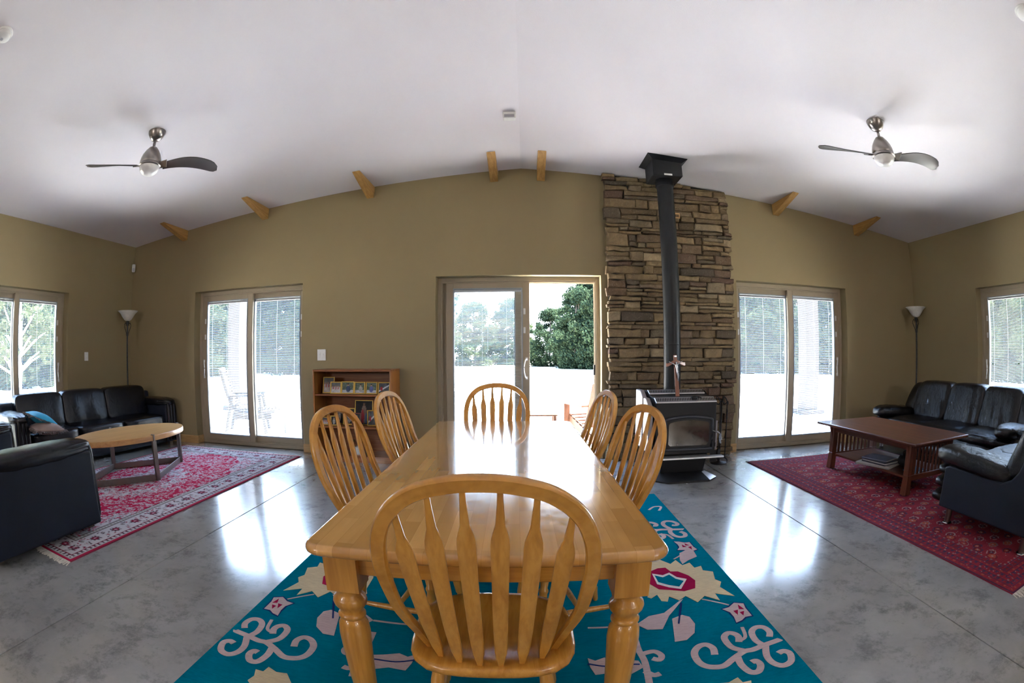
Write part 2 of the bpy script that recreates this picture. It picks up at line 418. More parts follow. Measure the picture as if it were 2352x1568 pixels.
def slider(name, loc, rz, w, mode):
    """mode 'L': sliding panel on local left; 'R' right; 'open': sliding panel pushed over the fixed left one"""
    d = setting(name, loc, rz); h = w / 2; m = MB(); j = 0.045
    m.box((-h, 0.14, 0), (-h + j, 0.28, DH)); m.box((h - j, 0.14, 0), (h, 0.28, DH)); m.box((-h + j, 0.14, DH - 0.05), (h - j, 0.28, DH)); m.box((-h + j, 0.14, 0.0), (h - j, 0.28, 0.045))
    for yy in (0.15, 0.205, 0.26):
        m.box((-h + j, yy - 0.003, 0.045), (h - j, yy + 0.003, 0.06)); m.box((-h + j, yy - 0.003, DH - 0.066), (h - j, yy + 0.003, DH - 0.05))
        m.box((-h + j, yy - 0.003, 0.06), (-h + j + 0.012, yy + 0.003, DH - 0.06)); m.box((h - j - 0.012, yy - 0.003, 0.06), (h - j, yy + 0.003, DH - 0.06))
    part('door_frame', m, M_frame, d, bevel=0.003, seg=1)
    e = h - j; ov = 0.045; yi, yo = 0.156, 0.212
    if mode == 'L': glass_panel(d, -e, ov, yi, -1); glass_panel(d, -ov, e, yo, 1, False)
    elif mode == 'R': glass_panel(d, -ov, e, yi, 1); glass_panel(d, -e, ov, yo, -1, False)
    else:
        glass_panel(d, -e, ov, yo, -1, False); glass_panel(d, -e + 0.055, ov + 0.085, yi, 1)
        m = MB().box((e - 0.03, 0.152, 0.96), (e + 0.001, 0.175, 1.08)); part('latch_keeper', m, M_black, d, bevel=0.003, seg=1)
    return d
slider('door_1', ((FAR[0][0] + FAR[0][1]) / 2, YF, 0), 0, FAR[0][1] - FAR[0][0], 'L')
slider('door_2', ((FAR[1][0] + FAR[1][1]) / 2, YF, 0), 0, FAR[1][1] - FAR[1][0], 'open')
slider('door_3', ((FAR[2][0] + FAR[2][1]) / 2, YF, 0), 0, FAR[2][1] - FAR[2][0], 'R')
for i, (a, b) in enumerate(SIDE):
    slider('door_%d' % (4 + i), (XL, (a + b) / 2, 0), PI / 2, b - a, 'R')
    slider('door_%d' % (5 + i), (XR, (a + b) / 2, 0), -PI / 2, b - a, 'L')

# ------------------------------------------------------------------ outdoors
t = NT('dry_grass'); v = t.coord(kind='Object')
col = t.ramp(t.noise(v, 0.6, 8, 0.7), [(0.3, (0.42, 0.40, 0.28)), (0.5, (0.64, 0.60, 0.48)), (0.75, (0.72, 0.69, 0.60))])
spot = t.ramp(t.noise(v, 2.2, 3, 0.5), [(0.30, (1, 1, 1)), (0.36, (0, 0, 0))])
col = t.mix(spot, col, (0.22, 0.15, 0.08)); t.set(color=col, rough=0.95, spec=0.1); M_grass = t.m
M_patio = simple('patio_concrete', (0.66, 0.65, 0.63), 0.8, var=0.06, scale=2)
m = MB(); N = 24
g = MB(); pts = []
for j in range(N + 1):
    for i in range(N + 1):
        x = -70 + 140 * i / N; y = -40 + 120 * j / N
        z = -0.14 + 0.35 * noise.noise((x * 0.05, y * 0.05, 0)) * min(1, max(0, (abs(x) + abs(y - 3) - 22) / 25))
        pts.append((x, y, z))
g.add(pts, [(j * (N + 1) + i, j * (N + 1) + i + 1, (j + 1) * (N + 1) + i + 1, (j + 1) * (N + 1) + i) for j in range(N) for i in range(N)])
struct(part('ground', g, M_grass, smooth=True))
pat = setting('patio')
for (a, b) in ((-9.9, -5.0), (-4.99, 0.0), (0.01, 5.0), (5.01, 9.8)):
    for (c, d) in ((YF + 0.3, 7.9), (7.91, 10.2)):
        part('paving_slab', MB().box((a, c, -0.2), (b, d, -0.03)), M_patio, pat, bevel=0.006, seg=1)
# leaves
def leaf_mat(name, c1, c2, c3):
    t = NT(name); gi = t.n('NewGeometry'); v = t.coord()
    c = t.ramp(gi.outputs['Random Per Island'], [(0.0, c1), (0.5, c2), (1.0, c3)])
    c = t.mix(t.ramp(t.noise(v, 0.5, 3), [(0.35, (0, 0, 0)), (0.65, (0.6, 0.6, 0.6))]), c, c3)
    t.N.remove(t.b); d = t.n('BsdfDiffuse', {'Color': c}); tl = t.n('BsdfTranslucent', {'Color': c}); mx = t.n('MixShader', {0: 0.25})
    t.L.new(d.outputs[0], mx.inputs[1]); t.L.new(tl.outputs[0], mx.inputs[2]); t.L.new(mx.outputs[0], t.out.inputs[0]); return t.m
M_leafd = leaf_mat('dark_leaves', (0.005, 0.011, 0.010), (0.011, 0.022, 0.015), (0.034, 0.050, 0.026))
M_leafl = leaf_mat('bright_leaves', (0.016, 0.028, 0.014), (0.032, 0.048, 0.022), (0.06, 0.08, 0.036))
M_bark = simple('bark', (0.16, 0.13, 0.11), 0.9, var=0.3, scale=6)
M_barkp = simple('pale_bark', (0.42, 0.40, 0.36), 0.8, var=0.3, scale=6)
def tree_meshes(seed, h, rad, nclump, leaves, ls, fol_mat, bark, low=0.12, conic=0.0):
    r = random.Random(seed); vs = []; fs = []; tips = []
    for k in range(nclump):
        z = low + (1 - low) * r.random() ** 1.15
        prof = math.sin(PI * min(1, (z - low) / (1 - low) * 0.74 + 0.24)) ** 0.6 * (1 - conic * z)
        a = r.random() * 2 * PI; rr = rad * prof * (0.35 + 0.65 * r.random() ** 0.5) * r.uniform(0.75, 1.22)
        c = Vector((rr * math.cos(a), rr * math.sin(a), z * h)); tips.append(c)
        cr = rad * (0.10 + 0.20 * r.random())
        for q in range(leaves):
            d = Vector((r.gauss(0, 1), r.gauss(0, 1), r.gauss(0, 0.6))).normalized() * cr * r.random() ** 0.4
            p = c + d; n = Vector((r.gauss(0, 1), r.gauss(0, 1), r.gauss(0, 1) + 0.8)).normalized()
            u = n.orthogonal().normalized(); w = n.cross(u); s = ls * (0.6 + 0.8 * r.random()); i = len(vs)
            vs += [tuple(p - u * s), tuple(p + w * s * 0.55), tuple(p + u * s), tuple(p - w * s * 0.55)]; fs.append((i, i + 1, i + 2, i + 3))
    me = bpy.data.meshes.new('foliage'); me.from_pydata(vs, [], fs); me.materials.append(fol_mat)
    m = MB(); tr = smooth_path([(0, 0, -0.2), (0.1 * rad * r.uniform(-1, 1), 0.1 * rad, h * 0.35), (0, 0, h * 0.85)], 4)
    R = h * 0.022
    m.tube(tr, R, 8, scale=[1.2 - 1.0 * i / len(tr) for i in range(len(tr))])
    for c in tips[::max(1, nclump // 14)]:
        z0 = c.z * 0.55; m.tube([(0, 0, z0), (c.x * 0.5, c.y * 0.5, z0 + (c.z - z0) * 0.6), tuple(c)], R * 0.4, 5, scale=[1, 0.7, 0.3])
    return me, m.mesh('trunk', bark, True)
KIND = [tree_meshes(1, 12, 4.2, 250, 210, 0.16, M_leafd, M_bark, 0.015), tree_meshes(2, 10, 3.4, 170, 210, 0.15, M_leafl, M_bark, 0.03),
        tree_meshes(3, 14, 3.6, 210, 210, 0.16, M_leafd, M_bark, 0.02, 0.6), tree_meshes(4, 6.5, 2.3, 55, 110, 0.11, M_leafl, M_barkp, 0.30)]
TK = ['dense dark green tree', 'bright green leafy tree', 'tall dark evergreen', 'small pale-barked tree']
ORD = ['first', 'second', 'third', 'fourth', 'fifth', 'sixth', 'seventh', 'eighth', 'ninth', 'tenth']
TREES = []
def tree(k, x, y, s, where):
    o = thing('tree', '', 'tree', (x, y, -0.15), random.uniform(0, 6.28), 'trees around the field')
    o.scale = (s, s, s * random.uniform(0.92, 1.08)); TREES.append((where, math.atan2(x, y), k, o))
    f = link('foliage', KIND[k][0], o); link('trunk', KIND[k][1], o); return o
rt = random.Random(5)
WL, WC, WR, SLD, SRD = 'the left sliding door', 'the open middle door', 'the right sliding door', 'the left wall door', 'the right wall door'
for i in range(9): tree([0, 2, 0, 0, 1][i % 5], -38 + i * 3.6, 33 + rt.uniform(-2, 3), rt.uniform(0.85, 1.1), WL)
for (k, x, y, s) in ((1, -9.5, 47, 0.8), (1, -5.5, 52, 0.72), (1, -1.5, 55, 0.75), (0, 2.6, 49, 0.50), (0, 4.6, 43, 0.55), (0, 7.6, 41, 0.70), (2, 5.8, 46, 0.64), (0, 10.8, 40, 0.70), (0, 13.9, 38, 0.62)): tree(k, x, y, s, WC)
for (k, x, y, s) in ((0, 15, 33, 0.95), (1, 19, 31, 0.9), (0, 22.5, 28.5, 0.95), (1, 26, 26, 0.85), (0, 29, 23, 0.9)): tree(k, x, y, s, WR)
for (k, x, y, s) in ((0, -27, 22, 0.9), (2, -25, 17.5, 0.8), (0, -25.5, 13, 0.85), (0, -26, 8.5, 0.9), (0, -25, 27, 1), (2, -26, 4, 0.9)): tree(k, x, y, s, SLD)
tree(3, -14, 7.2, 0.78, SLD)
for (k, x, y, s) in ((1, 27, 18, 0.8), (1, 28, 13.5, 0.75), (1, 29, 9, 0.8), (0, 30, 20, 0.8), (1, 29, 4.5, 0.8)): tree(k, x, y, s, SRD)
for wh in {t_[0] for t_ in TREES}:
    L_ = sorted([t_ for t_ in TREES if t_[0] == wh], key=lambda t_: t_[1])
    for i, t_ in enumerate(L_):
        t_[3]['label'] = '%s, %s tree from the left beyond %s' % (TK[t_[2]], ORD[i], wh)
# porch posts; cream and grey darkened nearly to black in place of shade
M_post = simple('shade_dark_post', (0.014, 0.011, 0.009), 0.7, var=0.05)
M_stonebase = simple('shade_dark_base', (0.010, 0.010, 0.012), 0.9, var=0.2, bump=0.5, bscale=30)
def post(x, y, label):
    o = thing('porch_post', label, 'post', (x, y, -0.03), 0, 'porch posts')
    part('base', MB().box((-0.33, -0.24, 0), (0.33, 0.24, 0.09)), M_stonebase, o, bevel=0.01, seg=1)
    part('shaft', MB().box((-0.17, -0.17, 0.09), (0.17, 0.17, 2.78)), M_post, o, bevel=0.006, seg=1)
    part('cap', MB().box((-0.21, -0.21, 2.78), (0.21, 0.21, 2.88)), M_post, o, bevel=0.006, seg=1)
post(-6.62, 9.7, 'square cream porch post outside the left sliding door')
post(5.95, 8.85, 'square cream porch post on a grey base outside the right sliding door')
# patio furniture; resin and cedar colours lowered to stand for porch shade
M_wick = simple('dark_resin', (0.003, 0.0028, 0.0028), 0.6, var=0.2)
def recliner(loc, rz, label, mat=M_wick):
    o = thing('patio_chair', label, 'chair', loc, rz, 'patio chairs')
    for s in (-1, 1):
        m = MB(); m.tube(smooth_path([(s * 0.27, 0.42, 1.02), (s * 0.27, 0.22, 0.42), (s * 0.27, -0.05, 0.33), (s * 0.27, -0.5, 0.36)], 4), 0.03, 8); part('side_rail', m, mat, o)
        m = MB(); m.box((s * 0.30 - 0.035, -0.3, 0.60), (s * 0.30 + 0.035, 0.30, 0.625)); part('armrest', m, mat, o)
        m = MB(); m.tube([(s * 0.29, -0.24, 0.62), (s * 0.29, -0.34, 0.0)], 0.03, 6); part('leg', m, mat, o)
        m = MB(); m.tube([(s * 0.29, 0.22, 0.62), (s * 0.29, 0.36, 0.0)], 0.03, 6); part('leg', m, mat, o)
    for a, b, n in (((0.42, 1.02), (0.22, 0.44), 13), ((0.18, 0.40), (-0.48, 0.35), 12)):
        for k in range(n):
            f = (k + 0.5) / n; y = a[0] + (b[0] - a[0]) * f; z = a[1] + (b[1] - a[1]) * f
            part('slat', MB().box((-0.26, y - 0.012, z - 0.012), (0.26, y + 0.012, z + 0.012)), mat, o)
    m = MB(); m.blob((0, 0.435, 1.0), (0.5, 0.05, 0.12), 4, 4); part('headrest', m, mat, o, smooth=True)
    m = MB(); m.box((-0.26, -0.44, 0.22), (0.26, 0.20, 0.33)); part('seat_box', m, mat, o, bevel=0.01, seg=1)
    return o
recliner((-4.55, 6.95, -0.03), math.radians(115), 'dark slatted reclining patio chair outside the left sliding door')
M_pale = simple('pale_metal', (0.10, 0.105, 0.11), 0.5)
def side_table(loc, rz, label, w, d, h, mat, name='patio_table', cat='table'):
    o = thing(name, label, cat, loc, rz)
    part('tabletop', MB().box((-w / 2, -d / 2, h - 0.025), (w / 2, d / 2, h)), mat, o, bevel=0.004, seg=1)
    for sx in (-1, 1):
        for sy in (-1, 1): part('leg', MB().box((sx * (w / 2 - 0.03) - 0.018, sy * (d / 2 - 0.03) - 0.018, 0), (sx * (w / 2 - 0.03) + 0.018, sy * (d / 2 - 0.03) + 0.018, h - 0.025)), mat, o)
    return o
side_table((-3.45, 6.85, -0.03), 0.3, 'pale metal patio table outside the right pane of the left sliding door', 0.7, 0.5, 0.48, M_pale)
M_cedar = wood('cedar', (0.09, 0.03, 0.008), (0.06, 0.018, 0.004), (20, 1.5, 20), 0.7, 0)
side_table((0.20, 6.35, -0.03), 0.0, 'low brown wooden patio table outside the open middle door', 0.42, 0.42, 0.47, M_cedar)
ad = thing('adirondack_chair', 'orange-brown wooden patio chair outside the open middle door', 'chair', (1.0, 6.9, -0.03), math.radians(200))
for s in (-1, 1):
    part('armrest', MB().box((s * 0.33 - 0.06, -0.38, 0.52), (s * 0.33 + 0.06, 0.35, 0.545)), M_cedar, ad)
    part('leg', MB().box((s * 0.30 - 0.045, -0.34, 0.0), (s * 0.30 + 0.045, -0.31, 0.52)), M_cedar, ad)
    part('leg', MB().hexa([(s * 0.25 - 0.015, -0.3, 0.22), (s * 0.25 + 0.015, -0.3, 0.22), (s * 0.25 + 0.015, 0.5, 0.0), (s * 0.25 - 0.015, 0.5, 0.0), (s * 0.25 - 0.015, -0.3, 0.34), (s * 0.25 + 0.015, -0.3, 0.34), (s * 0.25 + 0.015, 0.5, 0.10), (s * 0.25 - 0.015, 0.5, 0.10)]), M_cedar, ad)
for k in range(5): part('slat', MB().box((-0.26, -0.33 + k * 0.11, 0.34 - k * 0.03), (0.26, -0.23 + k * 0.11, 0.36 - k * 0.03)), M_cedar, ad)
for k in range(5):
    x = -0.24 + k * 0.12; part('back_slat', MB().hexa([(x - 0.05, 0.22, 0.22), (x + 0.05, 0.22, 0.22), (x + 0.05, 0.24, 0.22), (x - 0.05, 0.24, 0.22), (x - 0.05, 0.46, 0.92 - abs(k - 2) * 0.04), (x + 0.05, 0.46, 0.92 - abs(k - 2) * 0.04), (x + 0.05, 0.48, 0.92 - abs(k - 2) * 0.04), (x - 0.05, 0.48, 0.92 - abs(k - 2) * 0.04)]), M_cedar, ad)

# ------------------------------------------------------------------ stone chimney veneer
def stone_mat():
    t = NT('ledgestone'); v = t.coord(kind='Object'); oi = t.n('ObjectInfo')
    base = t.ramp(oi.outputs['Random'], [(0.0, (0.20, 0.135, 0.068)), (0.22, (0.32, 0.225, 0.115)), (0.42, (0.12, 0.082, 0.045)), (0.58, (0.24, 0.165, 0.082)),
                                        (0.70, (0.125, 0.072, 0.052)), (0.80, (0.38, 0.29, 0.17)), (0.90, (0.085, 0.068, 0.05)), (1.0, (0.27, 0.19, 0.10))])
    n1 = t.noise(v, 14, 6, 0.7, 0.4); n2 = t.noise(v, 60, 4, 0.7)
    c = t.mix(t.ramp(n1, [(0.35, (0, 0, 0)), (0.7, (0.6, 0.6, 0.6))]), base, (0.09, 0.062, 0.042))
    c = t.mix(t.ramp(n2, [(0.55, (0, 0, 0)), (0.75, (0.55, 0.55, 0.55))]), c, (0.36, 0.30, 0.21))
    t.set(color=c, rough=0.9, spec=0.2); t.bump(t.mix(0.5, n1, n2), 0.9, 0.012); return t.m
M_stone = stone_mat()
M_mortar = simple('dark_mortar', (0.03, 0.024, 0.018), 0.95)
ch = thing('stone_chimney', 'stacked brown ledgestone column from floor to ceiling behind the wood stove', 'chimney', (1.71, YF, 0))
CX0, CX1 = -0.775, 0.790
m = MB(); m.prism([(CX0 + 0.02, 0), (CX1 - 0.02, 0), (CX1 - 0.02, ceil_z(1.71 + CX1) - 0.012), (CX0 + 0.02, ceil_z(1.71 + CX0) - 0.012)], 'y', -0.075, -0.002)
part('mortar_backing', m, M_mortar, ch)
rs = random.Random(11)
def stone(x0, x1, z0, z1, proud):
    g = 0.0035; x0 += g; x1 -= g; z0 += g; z1 -= g
    ztop = ceil_z(1.71 + max(abs(x0), abs(x1)) if x1 + x0 > 0 else 1.71 + x0) - 0.006
    w, h = x1 - x0, z1 - z0
    jit = lambda a: rs.uniform(-a, a)
    jx = min(0.012, w * 0.1); jz = min(0.009, h * 0.16)
    ring = []
    n = max(2, int(w / 0.09))
    for i in range(n + 1): ring.append((x0 + w * i / n + (jit(jx) if i in (0, n) else 0), z0 + jit(jz)))
    for i in range(n + 1): ring.append((x1 - w * i / n + (jit(jx) if i in (0, n) else 0), z1 + jit(jz)))
    ring = [(x, min(z, ceil_z(1.71 + x) - 0.004)) for x, z in ring]
    cxx = sum(p[0] for p in ring) / len(ring); czz = sum(p[1] for p in ring) / len(ring)
    vs = []; k = len(ring); b = min(0.010, h * 0.22)
    for x, z in ring: vs.append((x, -0.05, z))
    for x, z in ring: vs.append((x, -proud + 0.010 + jit(0.003), z))
    for x, z in ring:
        dx, dz = cxx - x, czz - z
        vs.append((x + math.copysign(min(abs(dx), b), dx), -proud + jit(0.004), z + math.copysign(min(abs(dz) * 0.6, b), dz)))
    fs = []
    for q in range(2):
        for i in range(k): j = (i + 1) % k; fs.append((q * k + i, q * k + j, (q + 1) * k + j, (q + 1) * k + i))
    o2 = 2 * k; half = n + 1
    for i in range(n): fs.append((o2 + i, o2 + i + 1, o2 + k - 2 - i, o2 + k - 1 - i))
    m = MB(); m.add(vs, fs)
    return part('stone', m, M_stone, ch)
z = 0.0; count = 0
rows = []
top = ceil_z(1.71 + CX0)
while z < top - 0.03:
    h = rs.choice([0.038, 0.045, 0.05, 0.055, 0.062, 0.07, 0.08, 0.095, 0.11]); rows.append((z, min(z + h, top))); z += h
occ = []  # tall stones spanning into the next course
for ri, (z0, z1) in enumerate(rows):
    x = CX0 + rs.uniform(-0.02, 0.015)
    while x < CX1 - 0.02:
        hit = [o for o in occ if o[2] == ri and o[0] - 0.02 <= x < o[1] - 0.005]
        if hit: x = hit[0][1]; continue
        w = rs.choice([0.11, 0.16, 0.2, 0.24, 0.28, 0.33, 0.38, 0.45])
        x1 = x + w
        if CX1 - x1 < 0.09: x1 = CX1 + rs.uniform(-0.015, 0.02)
        nxt = [o for o in occ if o[2] == ri and x < o[0] < x1 + 0.05]
        if nxt: x1 = nxt[0][0]
        if x1 - x < 0.03: x = x1; continue
        zz = z1
        if ri + 1 < len(rows) and (z1 - z0) < 0.075 and 0.12 < x1 - x < 0.36 and rs.random() < 0.20:
            zz = rows[ri + 1][1]; occ.append((x, x1, ri + 1))
        lim = min(ceil_z(1.71 + x), ceil_z(1.71 + x1)) - 0.004
        if z0 < lim - 0.012:
            if zz - z0 > 0.085 and x1 - x < 0.4 and rs.random() < 0.25:
                zm = z0 + (zz - z0) * rs.uniform(0.35, 0.65)
                stone(x, x1, z0, zm, rs.uniform(0.095, 0.145)); stone(x, x1, zm, min(zz, lim), rs.uniform(0.095, 0.145)); count += 2
            else: stone(x, x1, z0, min(zz, lim), rs.uniform(0.095, 0.15)); count += 1
        x = x1
m = MB(); m.box((0.045, -0.152, 2.80), (0.125, -0.146, 2.865)); o = part('vent_plate', m, M_oak, ch)
m = MB()
for k in range(8): m.box((0.06 + k * 0.007, -0.155, 2.815), (0.063 + k * 0.007, -0.1515, 2.848))
part('vent_slots', m, M_black, o)

# ------------------------------------------------------------------ oak wedge brackets under the ceiling
for i, (bx, lab) in enumerate(((-4.855, 'first, leftmost'), (-3.385, 'second from the left'), (-1.872, 'third from the left'), (-0.352, 'left of the middle pair'),
                               (0.2, 'right of the middle pair'), (1.74, 'hidden above the stone column'), (3.28, 'just right of the stone column'), (4.73, 'rightmost'))):
    if i == 5: continue
    o = thing('ceiling_bracket', 'oak wedge bracket at the top of the far wall, ' + lab, 'bracket', (bx, YF, ceil_z(bx)), 0, 'oak brackets along the far wall')
    s = (ceil_z(bx + 0.045) - ceil_z(bx - 0.045)) / 2
    def zz(x): return s * x / 0.045 - 0.003
    a, b = -0.047, 0.047
    m = MB(); vs = []
    for x in (a, b): vs += [(x, -0.003, zz(x)), (x, -0.60, zz(x)), (x, -0.565, zz(x) - 0.012), (x, -0.003, zz(x) - 0.145)]
    m.add(vs, [(0, 1, 2, 3), (7, 6, 5, 4), (0, 4, 5, 1), (1, 5, 6, 2), (2, 6, 7, 3), (3, 7, 4, 0)])
    part('wedge', m, M_brk, o, bevel=0.003, seg=1)

# ------------------------------------------------------------------ small wall and ceiling devices
o = thing('light_switch', 'white double light switch plate above the bookcase', 'switch', (-2.458, YF, 1.215))
part('plate', MB().box((-0.058, -0.007, -0.068), (0.058, -0.001, 0.068)), M_white, o, bevel=0.003, seg=2)
for x in (-0.024, 0.024):
    p = part('rocker', MB().box((x - 0.016, -0.009, -0.033), (x + 0.016, -0.007, 0.033)), M_white, o, bevel=0.001, seg=1)
    part('toggle', MB().box((x - 0.005, -0.018, 0.0), (x + 0.005, -0.009, 0.012)), M_white, p)
o = thing('light_switch', 'white single light switch plate on the left wall beside its sliding door', 'switch', (XL, 4.488, 1.245))
part('plate', MB().box((0.001, -0.04, -0.06), (0.007, 0.04, 0.06)), M_white, o, bevel=0.003, seg=2)
part('toggle', MB().box((0.007, -0.006, -0.004), (0.018, 0.006, 0.014)), M_white, o)
o = thing('motion_sensor', 'small white motion sensor in the left corner of the far wall', 'sensor', (-5.985, 5.445, 2.595), math.radians(45))
part('housing', MB().blob((0, 0, 0), (0.062, 0.05, 0.125), 6, 5), M_white, o, smooth=True)
part('lens', MB().blob((0, -0.022, -0.025), (0.044, 0.016, 0.05), 4, 4), simple('sensor_lens', (0.5, 0.5, 0.55), 0.4), o, smooth=True)
part('bracket', MB().box((-0.016, 0.02, -0.03), (0.016, 0.055, 0.03)), M_white, o)
o = thing('ceiling_sensor', 'small white square sensor box on the ceiling ridge', 'sensor', (-0.125, 4.06, ceil_z(-0.125)))
part('housing', MB().hexa([(-0.055, -0.055, -0.07), (0.055, -0.055, -0.07), (0.055, 0.045, -0.05), (-0.055, 0.045, -0.05), (-0.06, -0.06, -0.002), (0.06, -0.06, -0.002), (0.06, 0.06, -0.002), (-0.06, 0.06, -0.002)]), M_white, o, bevel=0.006)
part('lens', MB().box((-0.045, -0.059, -0.06), (0.045, -0.054, -0.03)), simple('grey_lens', (0.35, 0.33, 0.36), 0.4), o)
for (x, y, l) in ((-3.03, 0.80, 'round white smoke detector on the left half of the ceiling'), (2.88, 0.79, 'round white smoke detector on the right half of the ceiling')):
    o = thing('smoke_detector', l, 'smoke detector', (x, y, ceil_z(x)), 0, 'smoke detectors')
    o.rotation_euler = (0, -math.atan(SL) if x < 0 else math.atan(SL), 0)
    part('base', MB().lathe([(0.075, -0.001), (0.078, -0.012), (0.074, -0.018)], 28), M_white, o, smooth='auto')
    part('cover', MB().lathe([(0.066, -0.016), (0.066, -0.04), (0.05, -0.052), (0.02, -0.054)], 28), M_white, o, smooth='auto')
    part('test_button', MB().lathe([(0.014, -0.052), (0.014, -0.058)], 14), simple('button_grey', (0.4, 0.4, 0.42), 0.5), o)

# ------------------------------------------------------------------ ceiling fans
def blade_mesh(s):
    """one curved, twisted blade along +x"""
    n = 16; vs = []; top = []
    for i in range(n + 1):
        f = i / n; r = 0.13 + 0.53 * f
        w = 0.075 + 0.085 * math.sin(min(1, f * 1.15) * PI / 2) ** 1.2
        if f > 0.86: w *= math.sqrt(max(0.03, 1 - ((f - 0.86) / 0.15) ** 2))
        cy_ = -0.085 * math.sin(f * PI * 0.62) + 0.10 * f * f
        tw = -math.radians(26 - 14 * f)
        zc = 0.022 * math.sin(f * PI)
        for q in (-0.5, -0.25, 0, 0.25, 0.5):
            y = cy_ + q * w * math.cos(tw); z = zc + q * w * math.sin(tw) + 0.006 * (1 - 4 * q * q)
            top.append((r, y, z))
    fs = []
    for i in range(n):
        for k in range(4): a = i * 5 + k; fs.append((a, a + 1, a + 6, a + 5))
    N = len(top); vs = top + [(x, y, z - 0.007) for x, y, z in top]; F = fs + [tuple(N + i for i in reversed(f)) for f in fs]
    for i in range(n):
        F.append((i * 5, (i + 1) * 5, N + (i + 1) * 5, N + i * 5)); F.append((i * 5 + 4, N + i * 5 + 4, N + (i + 1) * 5 + 4, (i + 1) * 5 + 4))
    F.append(tuple([0, 1, 2, 3, 4, N + 4, N + 3, N + 2, N + 1, N])); e = n * 5
    F.append(tuple([e + 4, e + 3, e + 2, e + 1, e, N + e, N + e + 1, N + e + 2, N + e + 3, N + e + 4]))
    m = MB(); m.add(vs, F); return m
def fan(x, y, rot, label):
    o = thing('ceiling_fan', label, 'ceiling fan', (x, y, ceil_z(x)), 0, 'ceiling fans')
    tilt = -math.atan(SL) if x < 0 else math.atan(SL)
    m = MB().at(ry=tilt); m.lathe([(0.088, -0.002), (0.085, -0.02), (0.070, -0.055), (0.046, -0.082), (0.026, -0.092)], 28); part('canopy', m, M_steel, o, smooth='auto')
    part('downrod', MB().lathe([(0.014, -0.08), (0.014, -0.17)], 12), M_steel, o, smooth='auto')
    part('motor_housing', MB().lathe([(0.020, -0.150), (0.040, -0.160), (0.066, -0.19), (0.090, -0.23), (0.103, -0.27), (0.107, -0.302), (0.104, -0.31), (0.108, -0.314), (0.112, -0.335), (0.105, -0.342)], 32), M_steel, o, smooth='auto')
    gp = [(0.100, -0.335)] + [(0.100 * math.cos(a), -0.345 - 0.080 * math.sin(a)) for a in [k * PI / 16 for k in range(8)]] + [(0.004, -0.425)]
    part('light_globe', MB().lathe(gp, 32), M_globe, o, smooth=True)
    for k in range(2):
        m = blade_mesh(1); me = m.mesh('blade', M_blade); recalc(me); me.shade_smooth(); me.set_sharp_from_angle(angle=0.8)
        b = link('blade', me, o, (0, 0, -0.325), rot + k * PI)
        m = MB(); m.hexa([(0.07, -0.035, 0.0), (0.17, -0.085, 0.018), (0.17, 0.0, -0.02), (0.07, 0.035, -0.02), (0.07, -0.035, 0.012), (0.17, -0.085, 0.028), (0.17, 0.0, -0.010), (0.07, 0.035, -0.006)])
        part('blade_bracket', m, M_steel, b, bevel=0.003, seg=1)
    return o
fan(-3.14, 2.87, math.radians(38), 'brushed nickel ceiling fan with two dark curved blades on the left side')
fan(2.985, 2.87, math.radians(-14), 'brushed nickel ceiling fan with two dark curved blades on the right side')

# ------------------------------------------------------------------ torchiere floor lamps
def torchiere(x, y, label, rz=0):
    o = thing('floor_lamp', label, 'floor lamp', (x, y, 0), rz, 'torchiere floor lamps')
    part('base', MB().lathe([(0.135, 0), (0.135, 0.012), (0.11, 0.025), (0.05, 0.04), (0.02, 0.07)], 28), M_iron2, o, smooth='auto')
    part('pole', MB().lathe([(0.013, 0.05), (0.013, 1.53), (0.02, 1.54), (0.022, 1.56), (0.014, 1.575), (0.011, 1.70), (0.02, 1.715), (0.03, 1.74), (0.022, 1.755)], 14), M_iron2, o, smooth='auto')
    for k in range(3):
        a = k * 2 * PI / 3 + 0.4; m = MB()
        m.tube(smooth_path([(0.012 * math.cos(a), 0.012 * math.sin(a), 1.555), (0.035 * math.cos(a), 0.035 * math.sin(a), 1.61), (0.062 * math.cos(a), 0.062 * math.sin(a), 1.675), (0.045 * math.cos(a), 0.045 * math.sin(a), 1.725), (0.02 * math.cos(a), 0.02 * math.sin(a), 1.70), (0.03 * math.cos(a), 0.03 * math.sin(a), 1.685)], 4), 0.005, 6)
        part('scroll', m, M_iron, o, smooth=True)
    pr = [(0.03, 1.755), (0.06, 1.77), (0.098, 1.815), (0.128, 1.86), (0.168, 1.895), (0.176, 1.902), (0.168, 1.902), (0.122, 1.867), (0.09, 1.82), (0.05, 1.782), (0.02, 1.772)]
    part('bowl_shade', MB().lathe(pr, 36), M_bowl, o, smooth=True)
    return o
torchiere(-5.79, 5.2, 'dark iron torchiere floor lamp with a glass bowl in the left corner')
torchiere(5.70, 5.215, 'dark iron torchiere floor lamp with a glass bowl in the right corner')

